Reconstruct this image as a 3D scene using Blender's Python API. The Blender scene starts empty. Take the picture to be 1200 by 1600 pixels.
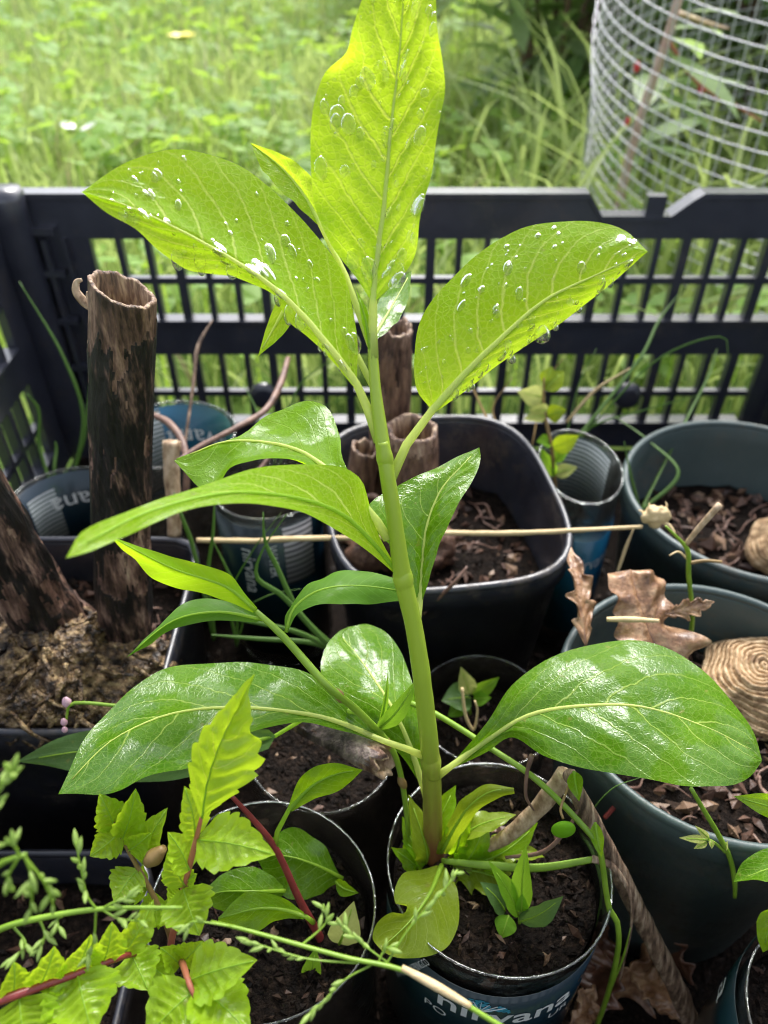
import bpy, bmesh, math, random
import numpy as np
from mathutils import Vector, Matrix, noise
random.seed(11); np.random.seed(11)
S = bpy.context.scene
COL = S.collection
R = math.radians
# ------------------------------------------------------------------ camera, sky, sun, exposure
PITCH = R(40.0); CZ = 0.36
CP, SP = math.cos(PITCH), math.sin(PITCH)
cd = bpy.data.cameras.new('camera'); cam = bpy.data.objects.new('camera', cd); COL.objects.link(cam)
cam.location = (0, 0, CZ); cam.rotation_euler = (R(50), 0, 0)
cd.sensor_fit = 'VERTICAL'; cd.sensor_height = 36; cd.lens = 27
cd.clip_start = 0.01; cd.clip_end = 500
cd.dof.use_dof = True; cd.dof.focus_distance = 0.205; cd.dof.aperture_fstop = 14
S.camera = cam
w = bpy.data.worlds.new('World'); S.world = w; w.use_nodes = True
wn = w.node_tree; wn.nodes.clear()
sky = wn.nodes.new('ShaderNodeTexSky'); sky.sky_type = 'NISHITA'; sky.sun_disc = False
SUN_EL, SUN_AZ = 52, 12          # azimuth clockwise from +Y
sky.sun_elevation = R(SUN_EL); sky.sun_rotation = R(SUN_AZ); sky.dust_density = 4; sky.air_density = 1.0
hs = wn.nodes.new('ShaderNodeHueSaturation'); hs.inputs['Saturation'].default_value = 0.42
bg = wn.nodes.new('ShaderNodeBackground'); bg.inputs['Strength'].default_value = 0.115
wo = wn.nodes.new('ShaderNodeOutputWorld')
wn.links.new(sky.outputs[0], hs.inputs['Color']); wn.links.new(hs.outputs[0], bg.inputs['Color']); wn.links.new(bg.outputs[0], wo.inputs[0])
sd = bpy.data.lights.new('sun', 'SUN'); sun = bpy.data.objects.new('sun', sd); COL.objects.link(sun)
sd.energy = 1.35; sd.angle = R(26); sd.color = (1, .99, .97)
sdir = Vector((math.sin(R(SUN_AZ))*math.cos(R(SUN_EL)), math.cos(R(SUN_AZ))*math.cos(R(SUN_EL)), math.sin(R(SUN_EL))))
sun.rotation_euler = (-sdir).to_track_quat('-Z', 'Y').to_euler(); sun.location = (0, 3, 4)
S.view_settings.view_transform = 'Standard'; S.view_settings.look = 'None'
S.view_settings.gamma = 1; S.view_settings.exposure = 1.75
S.render.engine = 'CYCLES'
S.cycles.filter_width = 1.05
S.cycles.max_bounces = 10; S.cycles.transparent_max_bounces = 16; S.cycles.transmission_bounces = 8
S.render.resolution_x = 768; S.render.resolution_y = 1024
# ------------------------------------------------------------------ geometry helpers
def P(px, py, d=None, z=None, y=None):
    a = (px-600)/1200.0; b = (800-py)/1200.0
    dy = CP + b*SP; dz = -SP + b*CP
    if z is not None: d = (z-CZ)/dz
    elif y is not None: d = y/dy
    return Vector((a*d, dy*d, CZ+dz*d))
def mk(name, V, Fc, m=None, parent=None, uv=None, smooth=True, kind=None, mats=None, mi=None):
    me = bpy.data.meshes.new(name)
    me.from_pydata([tuple(v) for v in V], [], Fc)
    if smooth: me.polygons.foreach_set('use_smooth', [True]*len(me.polygons))
    if uv is not None:
        l = me.uv_layers.new(name='UVMap')
        li = np.empty(len(me.loops), dtype=np.int32); me.loops.foreach_get('vertex_index', li)
        l.data.foreach_set('uv', np.asarray(uv, dtype=np.float32)[li].ravel())
    for mm in (mats or [m]):
        if mm: me.materials.append(mm)
    if mi is not None: me.polygons.foreach_set('material_index', mi)
    me.update()
    o = bpy.data.objects.new(name, me); COL.objects.link(o)
    if parent: par(o, parent)
    if kind: o['kind'] = kind
    return o
def inst(name, me, M, parent=None):
    o = bpy.data.objects.new(name, me); COL.objects.link(o); o.matrix_world = M
    if parent: par(o, parent)
    return o
ROOTLOC = {}
def par(o, p):
    o.parent = p
    q = p
    while q.parent: q = q.parent
    # all roots are pure translations; parts have identity transforms
    M = Matrix.Identity(4)
    if q.name in ROOTLOC and p is q: M = Matrix.Translation(-ROOTLOC[q.name])
    o.matrix_parent_inverse = M
def thing(name, label, cat, loc=(0, 0, 0), group=None):
    o = bpy.data.objects.new(name, None); COL.objects.link(o); o.location = loc; o.empty_display_size = .01
    ROOTLOC[o.name] = Vector(loc); tag(o, label, cat, group); return o
def tag(o, label, cat, group=None):
    o['label'] = label; o['category'] = cat
    if group: o['group'] = group
    return o
class MB:
    def __init__(s): s.V = []; s.F = []; s.UV = []
    def add(s, VF):
        n = len(s.V); s.V += list(VF[0]); s.F += [tuple(i+n for i in f) for f in VF[1]]
        return s
    def box(s, x0, x1, y0, y1, z0, z1):
        v = [Vector((x, y, z)) for z in (z0, z1) for y in (y0, y1) for x in (x0, x1)]
        return s.add((v, [(0,2,3,1),(4,5,7,6),(0,1,5,4),(2,6,7,3),(0,4,6,2),(1,3,7,5)]))
    def mk(s, name, m, parent=None, smooth=False, **k): return mk(name, s.V, s.F, m, parent, smooth=smooth, **k)
def crom(pts, n):
    """Catmull-Rom resample (any dimension) to n samples, even by chord in the first two coordinates"""
    p = np.array([tuple(q) for q in pts], float)
    k3 = 3 if (p.shape[1] == 4 or (p.shape[1] == 3 and abs(p).max() < 5)) else 2
    c = np.r_[0, np.cumsum(np.maximum(1e-9, np.linalg.norm(np.diff(p[:, :k3], axis=0), axis=1)))]
    t = np.linspace(0, c[-1], n); out = np.empty((n, p.shape[1]))
    m = np.empty_like(p)
    for i in range(len(p)):
        a, b = max(0, i-1), min(len(p)-1, i+1)
        m[i] = (p[b]-p[a])/max(1e-9, c[b]-c[a])
    for k, tt in enumerate(t):
        i = min(len(p)-2, max(0, int(np.searchsorted(c, tt, 'right'))-1))
        h = c[i+1]-c[i]; u = (tt-c[i])/h
        out[k] = (2*u**3-3*u*u+1)*p[i]+(u**3-2*u*u+u)*h*m[i]+(-2*u**3+3*u*u)*p[i+1]+(u**3-u*u)*h*m[i+1]
    return out
def tube(pts, rad, seg=8, n=None, cap=True, wob=0, flat=1.0):
    pts = [Vector(p) for p in pts]
    rad = list(rad) if hasattr(rad, '__len__') else [rad]*len(pts)
    if len(rad) != len(pts): rad = list(np.interp(np.linspace(0, 1, len(pts)), np.linspace(0, 1, len(rad)), rad))
    if n:
        q = crom([(*p, r) for p, r in zip(pts, rad)], n)
        # chord by xyz
        pts = [Vector(a[:3]) for a in q]; rad = [max(1e-5, a[3]) for a in q]
    V, Fc = [], []
    t = (pts[1]-pts[0]).normalized(); a = t.orthogonal().normalized()
    for i, p in enumerate(pts):
        t = (pts[min(i+1, len(pts)-1)]-pts[max(i-1, 0)]).normalized()
        a = (a-t*a.dot(t)).normalized(); b = t.cross(a)
        for k in range(seg):
            th = 2*math.pi*k/seg; r = rad[i]
            if wob: r *= 1+wob*noise.noise(Vector((math.cos(th)*1.3+p.x*150, math.sin(th)*1.3+p.y*150, p.z*150)))
            V.append(p+a*(r*math.cos(th))+b*(r*flat*math.sin(th)))
    for i in range(len(pts)-1):
        for k in range(seg):
            k2 = (k+1) % seg
            Fc.append((i*seg+k, i*seg+k2, (i+1)*seg+k2, (i+1)*seg+k))
    if cap:
        Fc.append(tuple(range(seg-1, -1, -1))); Fc.append(tuple((len(pts)-1)*seg+k for k in range(seg)))
    return V, Fc
def T(name, parent, pts, rad, m, seg=8, n=None, **k):
    """tube from (px, py, depth) points; radius in metres"""
    V, Fc = tube([P(*p) for p in pts], rad, seg, n or 5*len(pts), **k)
    return mk(name, V, Fc, m, parent)
def lathe(prof, seg=48, ex=2.0, c=(0, 0), sx=1, sy=1, rot=0, wob=0, ph=0, close=False):
    V, Fc = [], []
    for r, z in prof:
        for k in range(seg):
            th = 2*math.pi*k/seg
            q = r/((abs(math.cos(th))**ex+abs(math.sin(th))**ex)**(1/ex))
            q *= 1+wob*math.cos(2*th+ph)+wob*.5*math.cos(3*th+ph*2)
            x, y = q*math.cos(th)*sx, q*math.sin(th)*sy
            V.append(Vector((c[0]+x*math.cos(rot)-y*math.sin(rot), c[1]+x*math.sin(rot)+y*math.cos(rot), z)))
    for i in range(len(prof)-1):
        for k in range(seg):
            k2 = (k+1) % seg
            Fc.append((i*seg+k, i*seg+k2, (i+1)*seg+k2, (i+1)*seg+k))
    if close: Fc.append(tuple((len(prof)-1)*seg+k for k in range(seg)))
    return V, Fc
# ------------------------------------------------------------------ material helpers
def newmat(name):
    m = bpy.data.materials.new(name); m.use_nodes = True; m.node_tree.nodes.clear(); return m, m.node_tree
def nd(nt, ty, **k):
    n = nt.nodes.new('ShaderNode'+ty)
    for a, v in k.items():
        if a.startswith('i_'):
            key = a[2:]; key = int(key) if key.isdigit() else key.replace('_', ' ')
            if isinstance(v, bpy.types.NodeSocket): nt.links.new(v, n.inputs[key])
            else: n.inputs[key].default_value = v
        else: setattr(n, a, v)
    return n
def math_(nt, op, a, b=0.0, c=0.0):
    n = nt.nodes.new('ShaderNodeMath'); n.operation = op
    for i, v in enumerate((a, b, c)):
        if isinstance(v, bpy.types.NodeSocket): nt.links.new(v, n.inputs[i])
        else: n.inputs[i].default_value = v
    return n.outputs[0]
def ramp(nt, f, stops):
    r = nt.nodes.new('ShaderNodeValToRGB'); nt.links.new(f, r.inputs[0])
    e = r.color_ramp.elements
    while len(e) < len(stops): e.new(.5)
    for q, (p, c) in zip(e, stops): q.position = p; q.color = (*c, 1) if len(c) == 3 else c
    return r.outputs[0]
def rgb(c): return (*c, 1)
def mixc(nt, f, a, b):
    n = nt.nodes.new('ShaderNodeMix'); n.data_type = 'RGBA'
    for s, v in ((n.inputs[0], f), (n.inputs[6], a), (n.inputs[7], b)):
        if isinstance(v, bpy.types.NodeSocket): nt.links.new(v, s)
        else: s.default_value = v if not isinstance(v, tuple) or len(v) == 4 else (*v, 1)
    return n.outputs[2]
def coords(nt, scale=(1, 1, 1), kind='Object'):
    tc = nd(nt, 'TexCoord'); mp = nd(nt, 'Mapping', i_Vector=tc.outputs[kind], i_Scale=scale); return mp.outputs[0]
def simple(name, stops, scale=60, rough=.5, bump=.0, bscale=300, stretch=(1, 1, 1), spec=.5, coat=0, metal=0, detail=5, rvar=0, bdist=.001, rnd=False):
    m, nt = newmat(name); co = coords(nt, stretch)
    n = nd(nt, 'TexNoise', i_Vector=co, i_Scale=scale, i_Detail=detail, i_Roughness=.62)
    f = n.outputs[0]
    if rnd:
        ge = nd(nt, 'NewGeometry'); f = math_(nt, 'ADD', math_(nt, 'MULTIPLY', f, .55), math_(nt, 'MULTIPLY', ge.outputs['Random Per Island'], .55))
    col = ramp(nt, f, stops)
    b = nd(nt, 'BsdfPrincipled', i_Base_Color=col, i_Roughness=rough, i_Metallic=metal)
    b.inputs['Specular IOR Level'].default_value = spec
    b.inputs['Coat Weight'].default_value = coat; b.inputs['Coat Roughness'].default_value = .18
    if rvar:
        nr = nd(nt, 'TexNoise', i_Vector=co, i_Scale=scale*2.3, i_Detail=3)
        nt.links.new(math_(nt, 'MULTIPLY_ADD', nr.outputs[0], rvar, rough-rvar/2), b.inputs['Roughness'])
    if bump:
        nb = nd(nt, 'TexNoise', i_Vector=co, i_Scale=bscale, i_Detail=4)
        bp = nd(nt, 'Bump', i_Height=nb.outputs[0], i_Strength=bump, i_Distance=bdist); nt.links.new(bp.outputs[0], b.inputs['Normal'])
    o = nd(nt, 'OutputMaterial', i_Surface=b.outputs[0]); return m
def leafmat(name, c1, c2, trans, tcol, vein, rough=.35, coat=.6, wet=.35, nveins=9.0, slope=2.6, back=None, retic=.16, vw=.045):
    """uv.x across (0..1), uv.y base to tip. lateral veins follow the relief of the mesh"""
    m, nt = newmat(name); tc = nd(nt, 'TexCoord'); sp = nd(nt, 'SeparateXYZ', i_0=tc.outputs['UV'])
    u, v = sp.outputs[0], sp.outputs[1]
    co = coords(nt)
    s = math_(nt, 'MULTIPLY_ADD', u, 2.0, -1.0); t = math_(nt, 'ABSOLUTE', s)
    side = math_(nt, 'MULTIPLY', math_(nt, 'GREATER_THAN', s, 0), .42)
    nz = nd(nt, 'TexNoise', i_Vector=co, i_Scale=130, i_Detail=3)
    ph = math_(nt, 'SUBTRACT', math_(nt, 'MULTIPLY', v, nveins), math_(nt, 'MULTIPLY', math_(nt, 'POWER', t, 1.25), slope))
    ph = math_(nt, 'ADD', math_(nt, 'ADD', ph, side), math_(nt, 'MULTIPLY_ADD', nz.outputs[0], .5, -.25))
    fr = math_(nt, 'ABSOLUTE', math_(nt, 'SUBTRACT', math_(nt, 'FRACT', ph), .5))     # 0 at the vein
    lv = nd(nt, 'MapRange', i_Value=fr, i_1=vw*.3, i_2=vw, i_3=1.0, i_4=0.0).outputs[0]
    lv = math_(nt, 'MULTIPLY', lv, math_(nt, 'MULTIPLY_ADD', t, -.75, 1.0))
    vo = nd(nt, 'TexVoronoi', feature='DISTANCE_TO_EDGE', i_Vector=co, i_Scale=620)
    rv = nd(nt, 'MapRange', i_Value=vo.outputs['Distance'], i_1=.02, i_2=.12, i_3=retic, i_4=0.0).outputs[0]
    vm = math_(nt, 'MINIMUM', math_(nt, 'ADD', math_(nt, 'MULTIPLY', lv, .85), rv), 1.0)
    n1 = nd(nt, 'TexNoise', i_Vector=co, i_Scale=45, i_Detail=4)
    base = ramp(nt, n1.outputs[0], [(.3, c1), (.7, c2)])
    sn = nd(nt, 'TexNoise', i_Vector=co, i_Scale=260, i_Detail=2)
    spt = nd(nt, 'MapRange', i_Value=sn.outputs[0], i_1=.70, i_2=.76, i_3=0.0, i_4=.55).outputs[0]
    base = mixc(nt, spt, base, (.22, .20, .05, 1))
    col = mixc(nt, math_(nt, 'MULTIPLY', vm, .8), base, rgb(vein))
    tcm = mixc(nt, math_(nt, 'MULTIPLY', vm, .7), mixc(nt, n1.outputs[0], rgb(tuple(x*.78 for x in tcol)), rgb(tcol)), rgb(tuple(min(1, x*1.25+.03) for x in tcol)))
    # wet film: uneven normal
    wn1 = nd(nt, 'TexNoise', i_Vector=co, i_Scale=150, i_Detail=6, i_Roughness=.62)
    h = math_(nt, 'ADD', wn1.outputs[0], math_(nt, 'MULTIPLY', vm, .30))
    bp = nd(nt, 'Bump', i_Height=h, i_Strength=wet, i_Distance=.0012)
    p = nd(nt, 'BsdfPrincipled', i_Base_Color=col, i_Roughness=rough)
    nt.links.new(bp.outputs[0], p.inputs['Normal']); nt.links.new(bp.outputs[0], p.inputs['Coat Normal'])
    wm = nd(nt, 'TexNoise', i_Vector=co, i_Scale=70, i_Detail=4)
    cw = nd(nt, 'MapRange', i_Value=wm.outputs[0], i_1=.46, i_2=.53, i_3=coat*.02, i_4=coat).outputs[0]
    nt.links.new(cw, p.inputs['Coat Weight']); p.inputs['Coat Roughness'].default_value = .05; p.inputs['Coat IOR'].default_value = 1.5
    p.inputs['Specular IOR Level'].default_value = .10
    tr = nd(nt, 'BsdfTranslucent', i_Color=tcm); nt.links.new(bp.outputs[0], tr.inputs['Normal'])
    mx = nd(nt, 'MixShader', i_0=trans, i_1=p.outputs[0], i_2=tr.outputs[0])
    nd(nt, 'OutputMaterial', i_Surface=mx.outputs[0]); return m
def thinleaf(name, cols, trans=.4, tcol=(.2, .4, .05), rough=.45, scale=8):
    m, nt = newmat(name); ge = nd(nt, 'NewGeometry'); co = coords(nt)
    n = nd(nt, 'TexNoise', i_Vector=co, i_Scale=scale, i_Detail=3)
    f = math_(nt, 'ADD', math_(nt, 'MULTIPLY', ge.outputs['Random Per Island'], .6), math_(nt, 'MULTIPLY', n.outputs[0], .4))
    k = len(cols); c = ramp(nt, f, [(.15+.7*i/(k-1), q) for i, q in enumerate(cols)])
    p = nd(nt, 'BsdfPrincipled', i_Base_Color=c, i_Roughness=rough)
    tr = nd(nt, 'BsdfTranslucent', i_Color=mixc(nt, f, rgb(tuple(x*.55 for x in tcol)), rgb(tcol)))
    mx = nd(nt, 'MixShader', i_0=trans, i_1=p.outputs[0], i_2=tr.outputs[0])
    nd(nt, 'OutputMaterial', i_Surface=mx.outputs[0]); return m
def clearmat(name, tint=(.93, .95, .94), rough=.06, dirt=.10):
    m, nt = newmat(name); co = coords(nt)
    n = nd(nt, 'TexNoise', i_Vector=co, i_Scale=90, i_Detail=6, i_Roughness=.7)
    dm = nd(nt, 'MapRange', i_Value=n.outputs[0], i_1=.45, i_2=.8, i_3=.02, i_4=dirt).outputs[0]
    nb = nd(nt, 'TexNoise', i_Vector=co, i_Scale=75, i_Detail=3)
    bp = nd(nt, 'Bump', i_Height=nb.outputs[0], i_Strength=.7, i_Distance=.003)
    tr = nd(nt, 'BsdfTransparent', i_Color=rgb(tint)); gl = nd(nt, 'BsdfGlossy', i_Roughness=rough, i_Color=(1, 1, 1, 1), i_Normal=bp.outputs[0])
    df = nd(nt, 'BsdfDiffuse', i_Color=(.18, .15, .12, 1))
    fz = nd(nt, 'Fresnel', i_IOR=1.5, i_Normal=bp.outputs[0])
    a = nd(nt, 'MixShader', i_0=dm, i_1=tr.outputs[0], i_2=df.outputs[0])
    b = nd(nt, 'MixShader', i_0=math_(nt, 'MINIMUM', math_(nt, 'MULTIPLY', fz.outputs[0], 1.3), .7), i_1=a.outputs[0], i_2=gl.outputs[0])
    nd(nt, 'OutputMaterial', i_Surface=b.outputs[0]); return m
def waterm(name):
    m, nt = newmat(name)
    g = nd(nt, 'BsdfGlass', i_IOR=1.33, i_Roughness=0.0); tr = nd(nt, 'BsdfTransparent')
    mx = nd(nt, 'MixShader', i_0=.25, i_1=g.outputs[0], i_2=tr.outputs[0])
    nd(nt, 'OutputMaterial', i_Surface=mx.outputs[0]); return m
def striped(name, c1, c2, scale, axis='Z', dist=0, rough=.4, sharp=.5):
    m, nt = newmat(name); co = coords(nt)
    wv = nd(nt, 'TexWave', bands_direction=axis, i_Vector=co, i_Scale=scale, i_Distortion=dist, i_Detail=1.0)
    c = ramp(nt, wv.outputs[0], [(sharp-.06, c1), (sharp+.06, c2)])
    p = nd(nt, 'BsdfPrincipled', i_Base_Color=c, i_Roughness=rough); nd(nt, 'OutputMaterial', i_Surface=p.outputs[0]); return m
M = {}
M['young'] = leafmat('young_leaf', (.21, .41, .010), (.27, .47, .016), .62, (.74, 1.0, .035), (.74, .84, .26), .5, .45, .4, retic=.22, vw=.07)
M['mature'] = leafmat('mature_leaf', (.050, .148, .002), (.095, .215, .004), .38, (.30, .58, .006), (.38, .50, .10), .42, 1.0, .5, nveins=7.0, slope=2.4)
M['mid'] = leafmat('midgreen_leaf', (.12, .27, .003), (.17, .33, .006), .50, (.52, .84, .010), (.36, .50, .10), .45, .9, .5)
M['lance'] = leafmat('lance_leaf', (.065, .17, .018), (.095, .21, .022), .38, (.36, .64, .03), (.2, .32, .07), .5, .15, .15, nveins=13.0, slope=2.0, retic=.1)
M['lancey'] = leafmat('bright_lance_leaf', (.18, .36, .008), (.22, .41, .012), .52, (.64, .95, .02), (.34, .5, .12), .5, .15, .18, nveins=13.0, slope=2.0, retic=.1)
M['creeper'] = leafmat('creeper_leaf', (.24, .41, .012), (.32, .50, .025), .48, (.72, .95, .03), (.45, .58, .14), .4, .75, .35, nveins=6.0, slope=1.5, retic=.1)
M['olive'] = leafmat('olive_leaf', (.15, .23, .010), (.20, .27, .015), .44, (.46, .60, .015), (.34, .40, .1), .45, .5, .3)
M['seedl'] = leafmat('seedling_leaf', (.12, .29, .015), (.17, .35, .02), .44, (.46, .78, .04), (.24, .42, .1), .45, .3, .2, retic=.08)
M['pale'] = leafmat('pale_leaf', (.38, .43, .10), (.46, .50, .15), .4, (.7, .75, .22), (.55, .55, .3), .45, .4, .25)
M['dull'] = leafmat('greyish_leaf', (.055, .115, .03), (.075, .145, .04), .3, (.22, .40, .05), (.13, .21, .07), .5, .3, .25)
def veinmat(name, c, t):
    m, nt = newmat(name); n = nd(nt, 'TexNoise', i_Vector=coords(nt), i_Scale=90, i_Detail=3)
    p = nd(nt, 'BsdfPrincipled', i_Base_Color=mixc(nt, n.outputs[0], rgb(tuple(x*.75 for x in c)), rgb(c)), i_Roughness=.4)
    tr = nd(nt, 'BsdfTranslucent', i_Color=rgb(t)); mx = nd(nt, 'MixShader', i_0=.45, i_1=p.outputs[0], i_2=tr.outputs[0])
    nd(nt, 'OutputMaterial', i_Surface=mx.outputs[0]); return m
M['vein'] = veinmat('vein', (.62, .72, .20), (.95, 1.0, .35)); M['veing'] = veinmat('vein_green', (.32, .50, .05), (.65, .9, .12))
def stem_mat(name, lo, hi, z0, z1, rough=.35):
    m, nt = newmat(name); tc = nd(nt, 'TexCoord'); sp = nd(nt, 'SeparateXYZ', i_0=tc.outputs['Object'])
    n = nd(nt, 'TexNoise', i_Vector=coords(nt, (500, 500, 40)), i_Scale=1, i_Detail=4)
    f = nd(nt, 'MapRange', i_Value=math_(nt, 'ADD', sp.outputs[2], math_(nt, 'MULTIPLY_ADD', n.outputs[0], .03, -.015)), i_1=z0, i_2=z1).outputs[0]
    c = mixc(nt, f, rgb(lo), rgb(hi)); c = mixc(nt, math_(nt, 'MULTIPLY', n.outputs[0], .22), c, rgb(tuple(x*.55 for x in hi)))
    p = nd(nt, 'BsdfPrincipled', i_Base_Color=c, i_Roughness=rough); p.inputs['Subsurface Weight'].default_value = .15; p.inputs['Subsurface Radius'].default_value = (.002, .003, .001)
    bp = nd(nt, 'Bump', i_Height=n.outputs[0], i_Strength=.25, i_Distance=.0006); nt.links.new(bp.outputs[0], p.inputs['Normal'])
    nd(nt, 'OutputMaterial', i_Surface=p.outputs[0]); return m
M['stem'] = stem_mat('poke_stem', (.19, .055, .032), (.31, .43, .035), .11, .172)
M['redstem'] = simple('red_stem', [(.3, (.16, .02, .022)), (.7, (.27, .045, .04))], 150, .35)
M['pinkstem'] = simple('pink_stem', [(.3, (.34, .09, .06)), (.7, (.42, .16, .08))], 150, .45)
M['brownstem'] = simple('brown_stem', [(.3, (.16, .10, .03)), (.7, (.30, .19, .07))], 120, .5)
M['green'] = simple('green_stem', [(.3, (.13, .24, .012)), (.7, (.22, .36, .03))], 120, .4)
M['gblade'] = thinleaf('grass_blade_green', [(.07, .15, .03), (.12, .22, .05)], .35, (.25, .45, .07))
M['straw'] = simple('straw', [(.3, (.50, .36, .17)), (.7, (.68, .53, .30))], 160, .5, .3, 500, (1, 12, 12))
M['dry'] = simple('dry_stalk', [(.36, (.05, .028, .018)), (.5, (.20, .125, .08)), (.64, (.42, .31, .22))], 330, .6, 1, 600, (1.6, .35, .35), bdist=.0012, detail=8)
M['drytan'] = simple('dry_tan_stalk', [(.36, (.20, .12, .065)), (.5, (.40, .28, .17)), (.66, (.60, .46, .32))], 260, .55, .8, 500, (1.2, .6, .6), detail=8)
M['bark'] = simple('charred_bark', [(.40, (.007, .006, .006)), (.50, (.03, .019, .016)), (.57, (.13, .07, .048)), (.68, (.42, .26, .15))], 1, .42, .9, 2.6, (330, 330, 62), bdist=.0012, detail=9, rvar=.3)
def barkmat(name, stops, bias=0):
    m, nt = newmat(name); a = nd(nt, 'TexNoise', i_Vector=coords(nt, (420, 420, 55)), i_Scale=1, i_Detail=9, i_Roughness=.65)
    b = nd(nt, 'TexNoise', i_Vector=coords(nt, (95, 95, 34)), i_Scale=1, i_Detail=5, i_Roughness=.6)
    c = nd(nt, 'TexNoise', i_Vector=coords(nt, (1100, 1100, 300)), i_Scale=1, i_Detail=4)
    f = math_(nt, 'ADD', math_(nt, 'ADD', math_(nt, 'MULTIPLY', a.outputs[0], .36), math_(nt, 'MULTIPLY', b.outputs[0], .56)), math_(nt, 'MULTIPLY_ADD', c.outputs[0], .14, bias-.03))
    p = nd(nt, 'BsdfPrincipled', i_Base_Color=ramp(nt, f, stops)); p.inputs['Specular IOR Level'].default_value = .4
    nt.links.new(math_(nt, 'MULTIPLY_ADD', a.outputs[0], .5, .2), p.inputs['Roughness'])
    bp = nd(nt, 'Bump', i_Height=math_(nt, 'ADD', a.outputs[0], math_(nt, 'MULTIPLY', f, 1.2)), i_Strength=1.0, i_Distance=.0014); nt.links.new(bp.outputs[0], p.inputs['Normal'])
    nd(nt, 'OutputMaterial', i_Surface=p.outputs[0]); return m
M['bark'] = barkmat('charred_bark', [(.42, (.005, .004, .004)), (.50, (.014, .010, .009)), (.535, (.06, .033, .026)), (.585, (.17, .10, .075)), (.66, (.42, .30, .21))])
M['barkdark'] = simple('dark_bark', [(.35, (.010, .008, .008)), (.55, (.04, .025, .02)), (.72, (.17, .10, .07))], 1, .45, .9, 2.6, (300, 300, 60), bdist=.0012, detail=9)
M['barkbrown'] = simple('brown_bark', [(.35, (.05, .025, .018)), (.55, (.16, .085, .055)), (.75, (.30, .19, .12))], 1, .5, .8, 2.6, (330, 330, 80), bdist=.0012, detail=9)
M['peeled'] = barkmat('peeled_wood', [(.42, (.035, .018, .014)), (.50, (.14, .075, .055)), (.56, (.30, .18, .13)), (.66, (.55, .40, .28))])
M['barkgrey'] = barkmat('grey_bark', [(.40, (.03, .02, .022)), (.49, (.12, .085, .085)), (.56, (.27, .20, .19)), (.66, (.46, .38, .34))])
M['pith'] = simple('split_wood', [(.36, (.05, .028, .02)), (.5, (.20, .12, .08)), (.64, (.46, .33, .22))], 1, .55, .8, 2, (500, 500, 60))
M['crown'] = simple('root_crown', [(.36, (.010, .006, .004)), (.46, (.06, .034, .016)), (.55, (.19, .12, .055)), (.68, (.42, .30, .15))], 230, .42, 1.0, 300, bdist=.006, detail=9)
M['coil'] = simple('coiled_fibre', [(.34, (.20, .115, .055)), (.5, (.46, .31, .17)), (.68, (.66, .50, .31))], 300, .65, .9, 700, detail=8)
M['soil'] = simple('potting_soil', [(.35, (.004, .003, .0025)), (.55, (.012, .008, .006)), (.78, (.04, .026, .018))], 420, .6, 1, 700, bdist=.003, rvar=.4, spec=.08)
M['crumb'] = simple('soil_crumbs', [(.30, (.004, .003, .0025)), (.62, (.014, .009, .007)), (.90, (.06, .038, .026))], 300, .5, .5, 700, rnd=True, spec=.12)
M['chip'] = simple('bark_bits', [(.25, (.025, .012, .008)), (.6, (.085, .042, .026)), (.92, (.26, .17, .10))], 160, .5, .5, 600, rnd=True)
M['plastic'] = simple('black_crate_plastic', [(.3, (.022, .024, .036)), (.7, (.036, .038, .054))], 40, .36, .15, 900, coat=.7, rvar=.18)
M['potblack'] = simple('black_pot_plastic', [(.3, (.014, .015, .021)), (.7, (.028, .030, .040))], 50, .32, .1, 900, coat=.25, rvar=.15)
M['potgreen'] = simple('green_pot_plastic', [(.3, (.040, .062, .062)), (.7, (.060, .086, .086))], 40, .42, .12, 700, rvar=.15)
M['clear'] = clearmat('clear_plastic')
M['water'] = waterm('water')
M['wire'] = simple('galvanised_wire', [(.3, (.52, .51, .55)), (.7, (.70, .69, .73))], 60, .5, metal=.3)
M['oak'] = simple('dead_leaf', [(.34, (.11, .045, .018)), (.5, (.26, .135, .065)), (.68, (.44, .28, .16))], 150, .42, .9, 260, coat=.35, bdist=.0015)
M['oakdark'] = simple('dark_dead_leaf', [(.3, (.05, .022, .014)), (.55, (.13, .055, .03)), (.8, (.26, .15, .09))], 80, .38, .5, 260, coat=.45, bdist=.0015)
M['white'] = simple('white_print', [(.3, (.72, .74, .74)), (.7, (.82, .83, .83))], 50, .4)
M['aqua'] = simple('aqua_print', [(.3, (.03, .26, .40)), (.7, (.07, .42, .56))], 140, .4)
M['whiteleaf'] = simple('white_petal', [(.3, (.7, .74, .68)), (.7, (.82, .84, .8))], 30, .5)
M['yellow'] = simple('yellow_petal', [(.3, (.65, .55, .03)), (.7, (.75, .68, .06))], 30, .5)
M['pink'] = simple('pink_bud', [(.3, (.55, .28, .38)), (.7, (.72, .48, .56))], 200, .45)
M['seed'] = thinleaf('spikelet', [(.24, .38, .07), (.42, .54, .16)], .45, (.6, .8, .2), scale=200)
M['twig'] = simple('twig', [(.3, (.09, .045, .035)), (.7, (.24, .14, .10))], 150, .5, .4, 500)
M['stone'] = simple('stone', [(.3, (.045, .05, .06)), (.7, (.10, .105, .115))], 90, .5, .3, 300)
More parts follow.
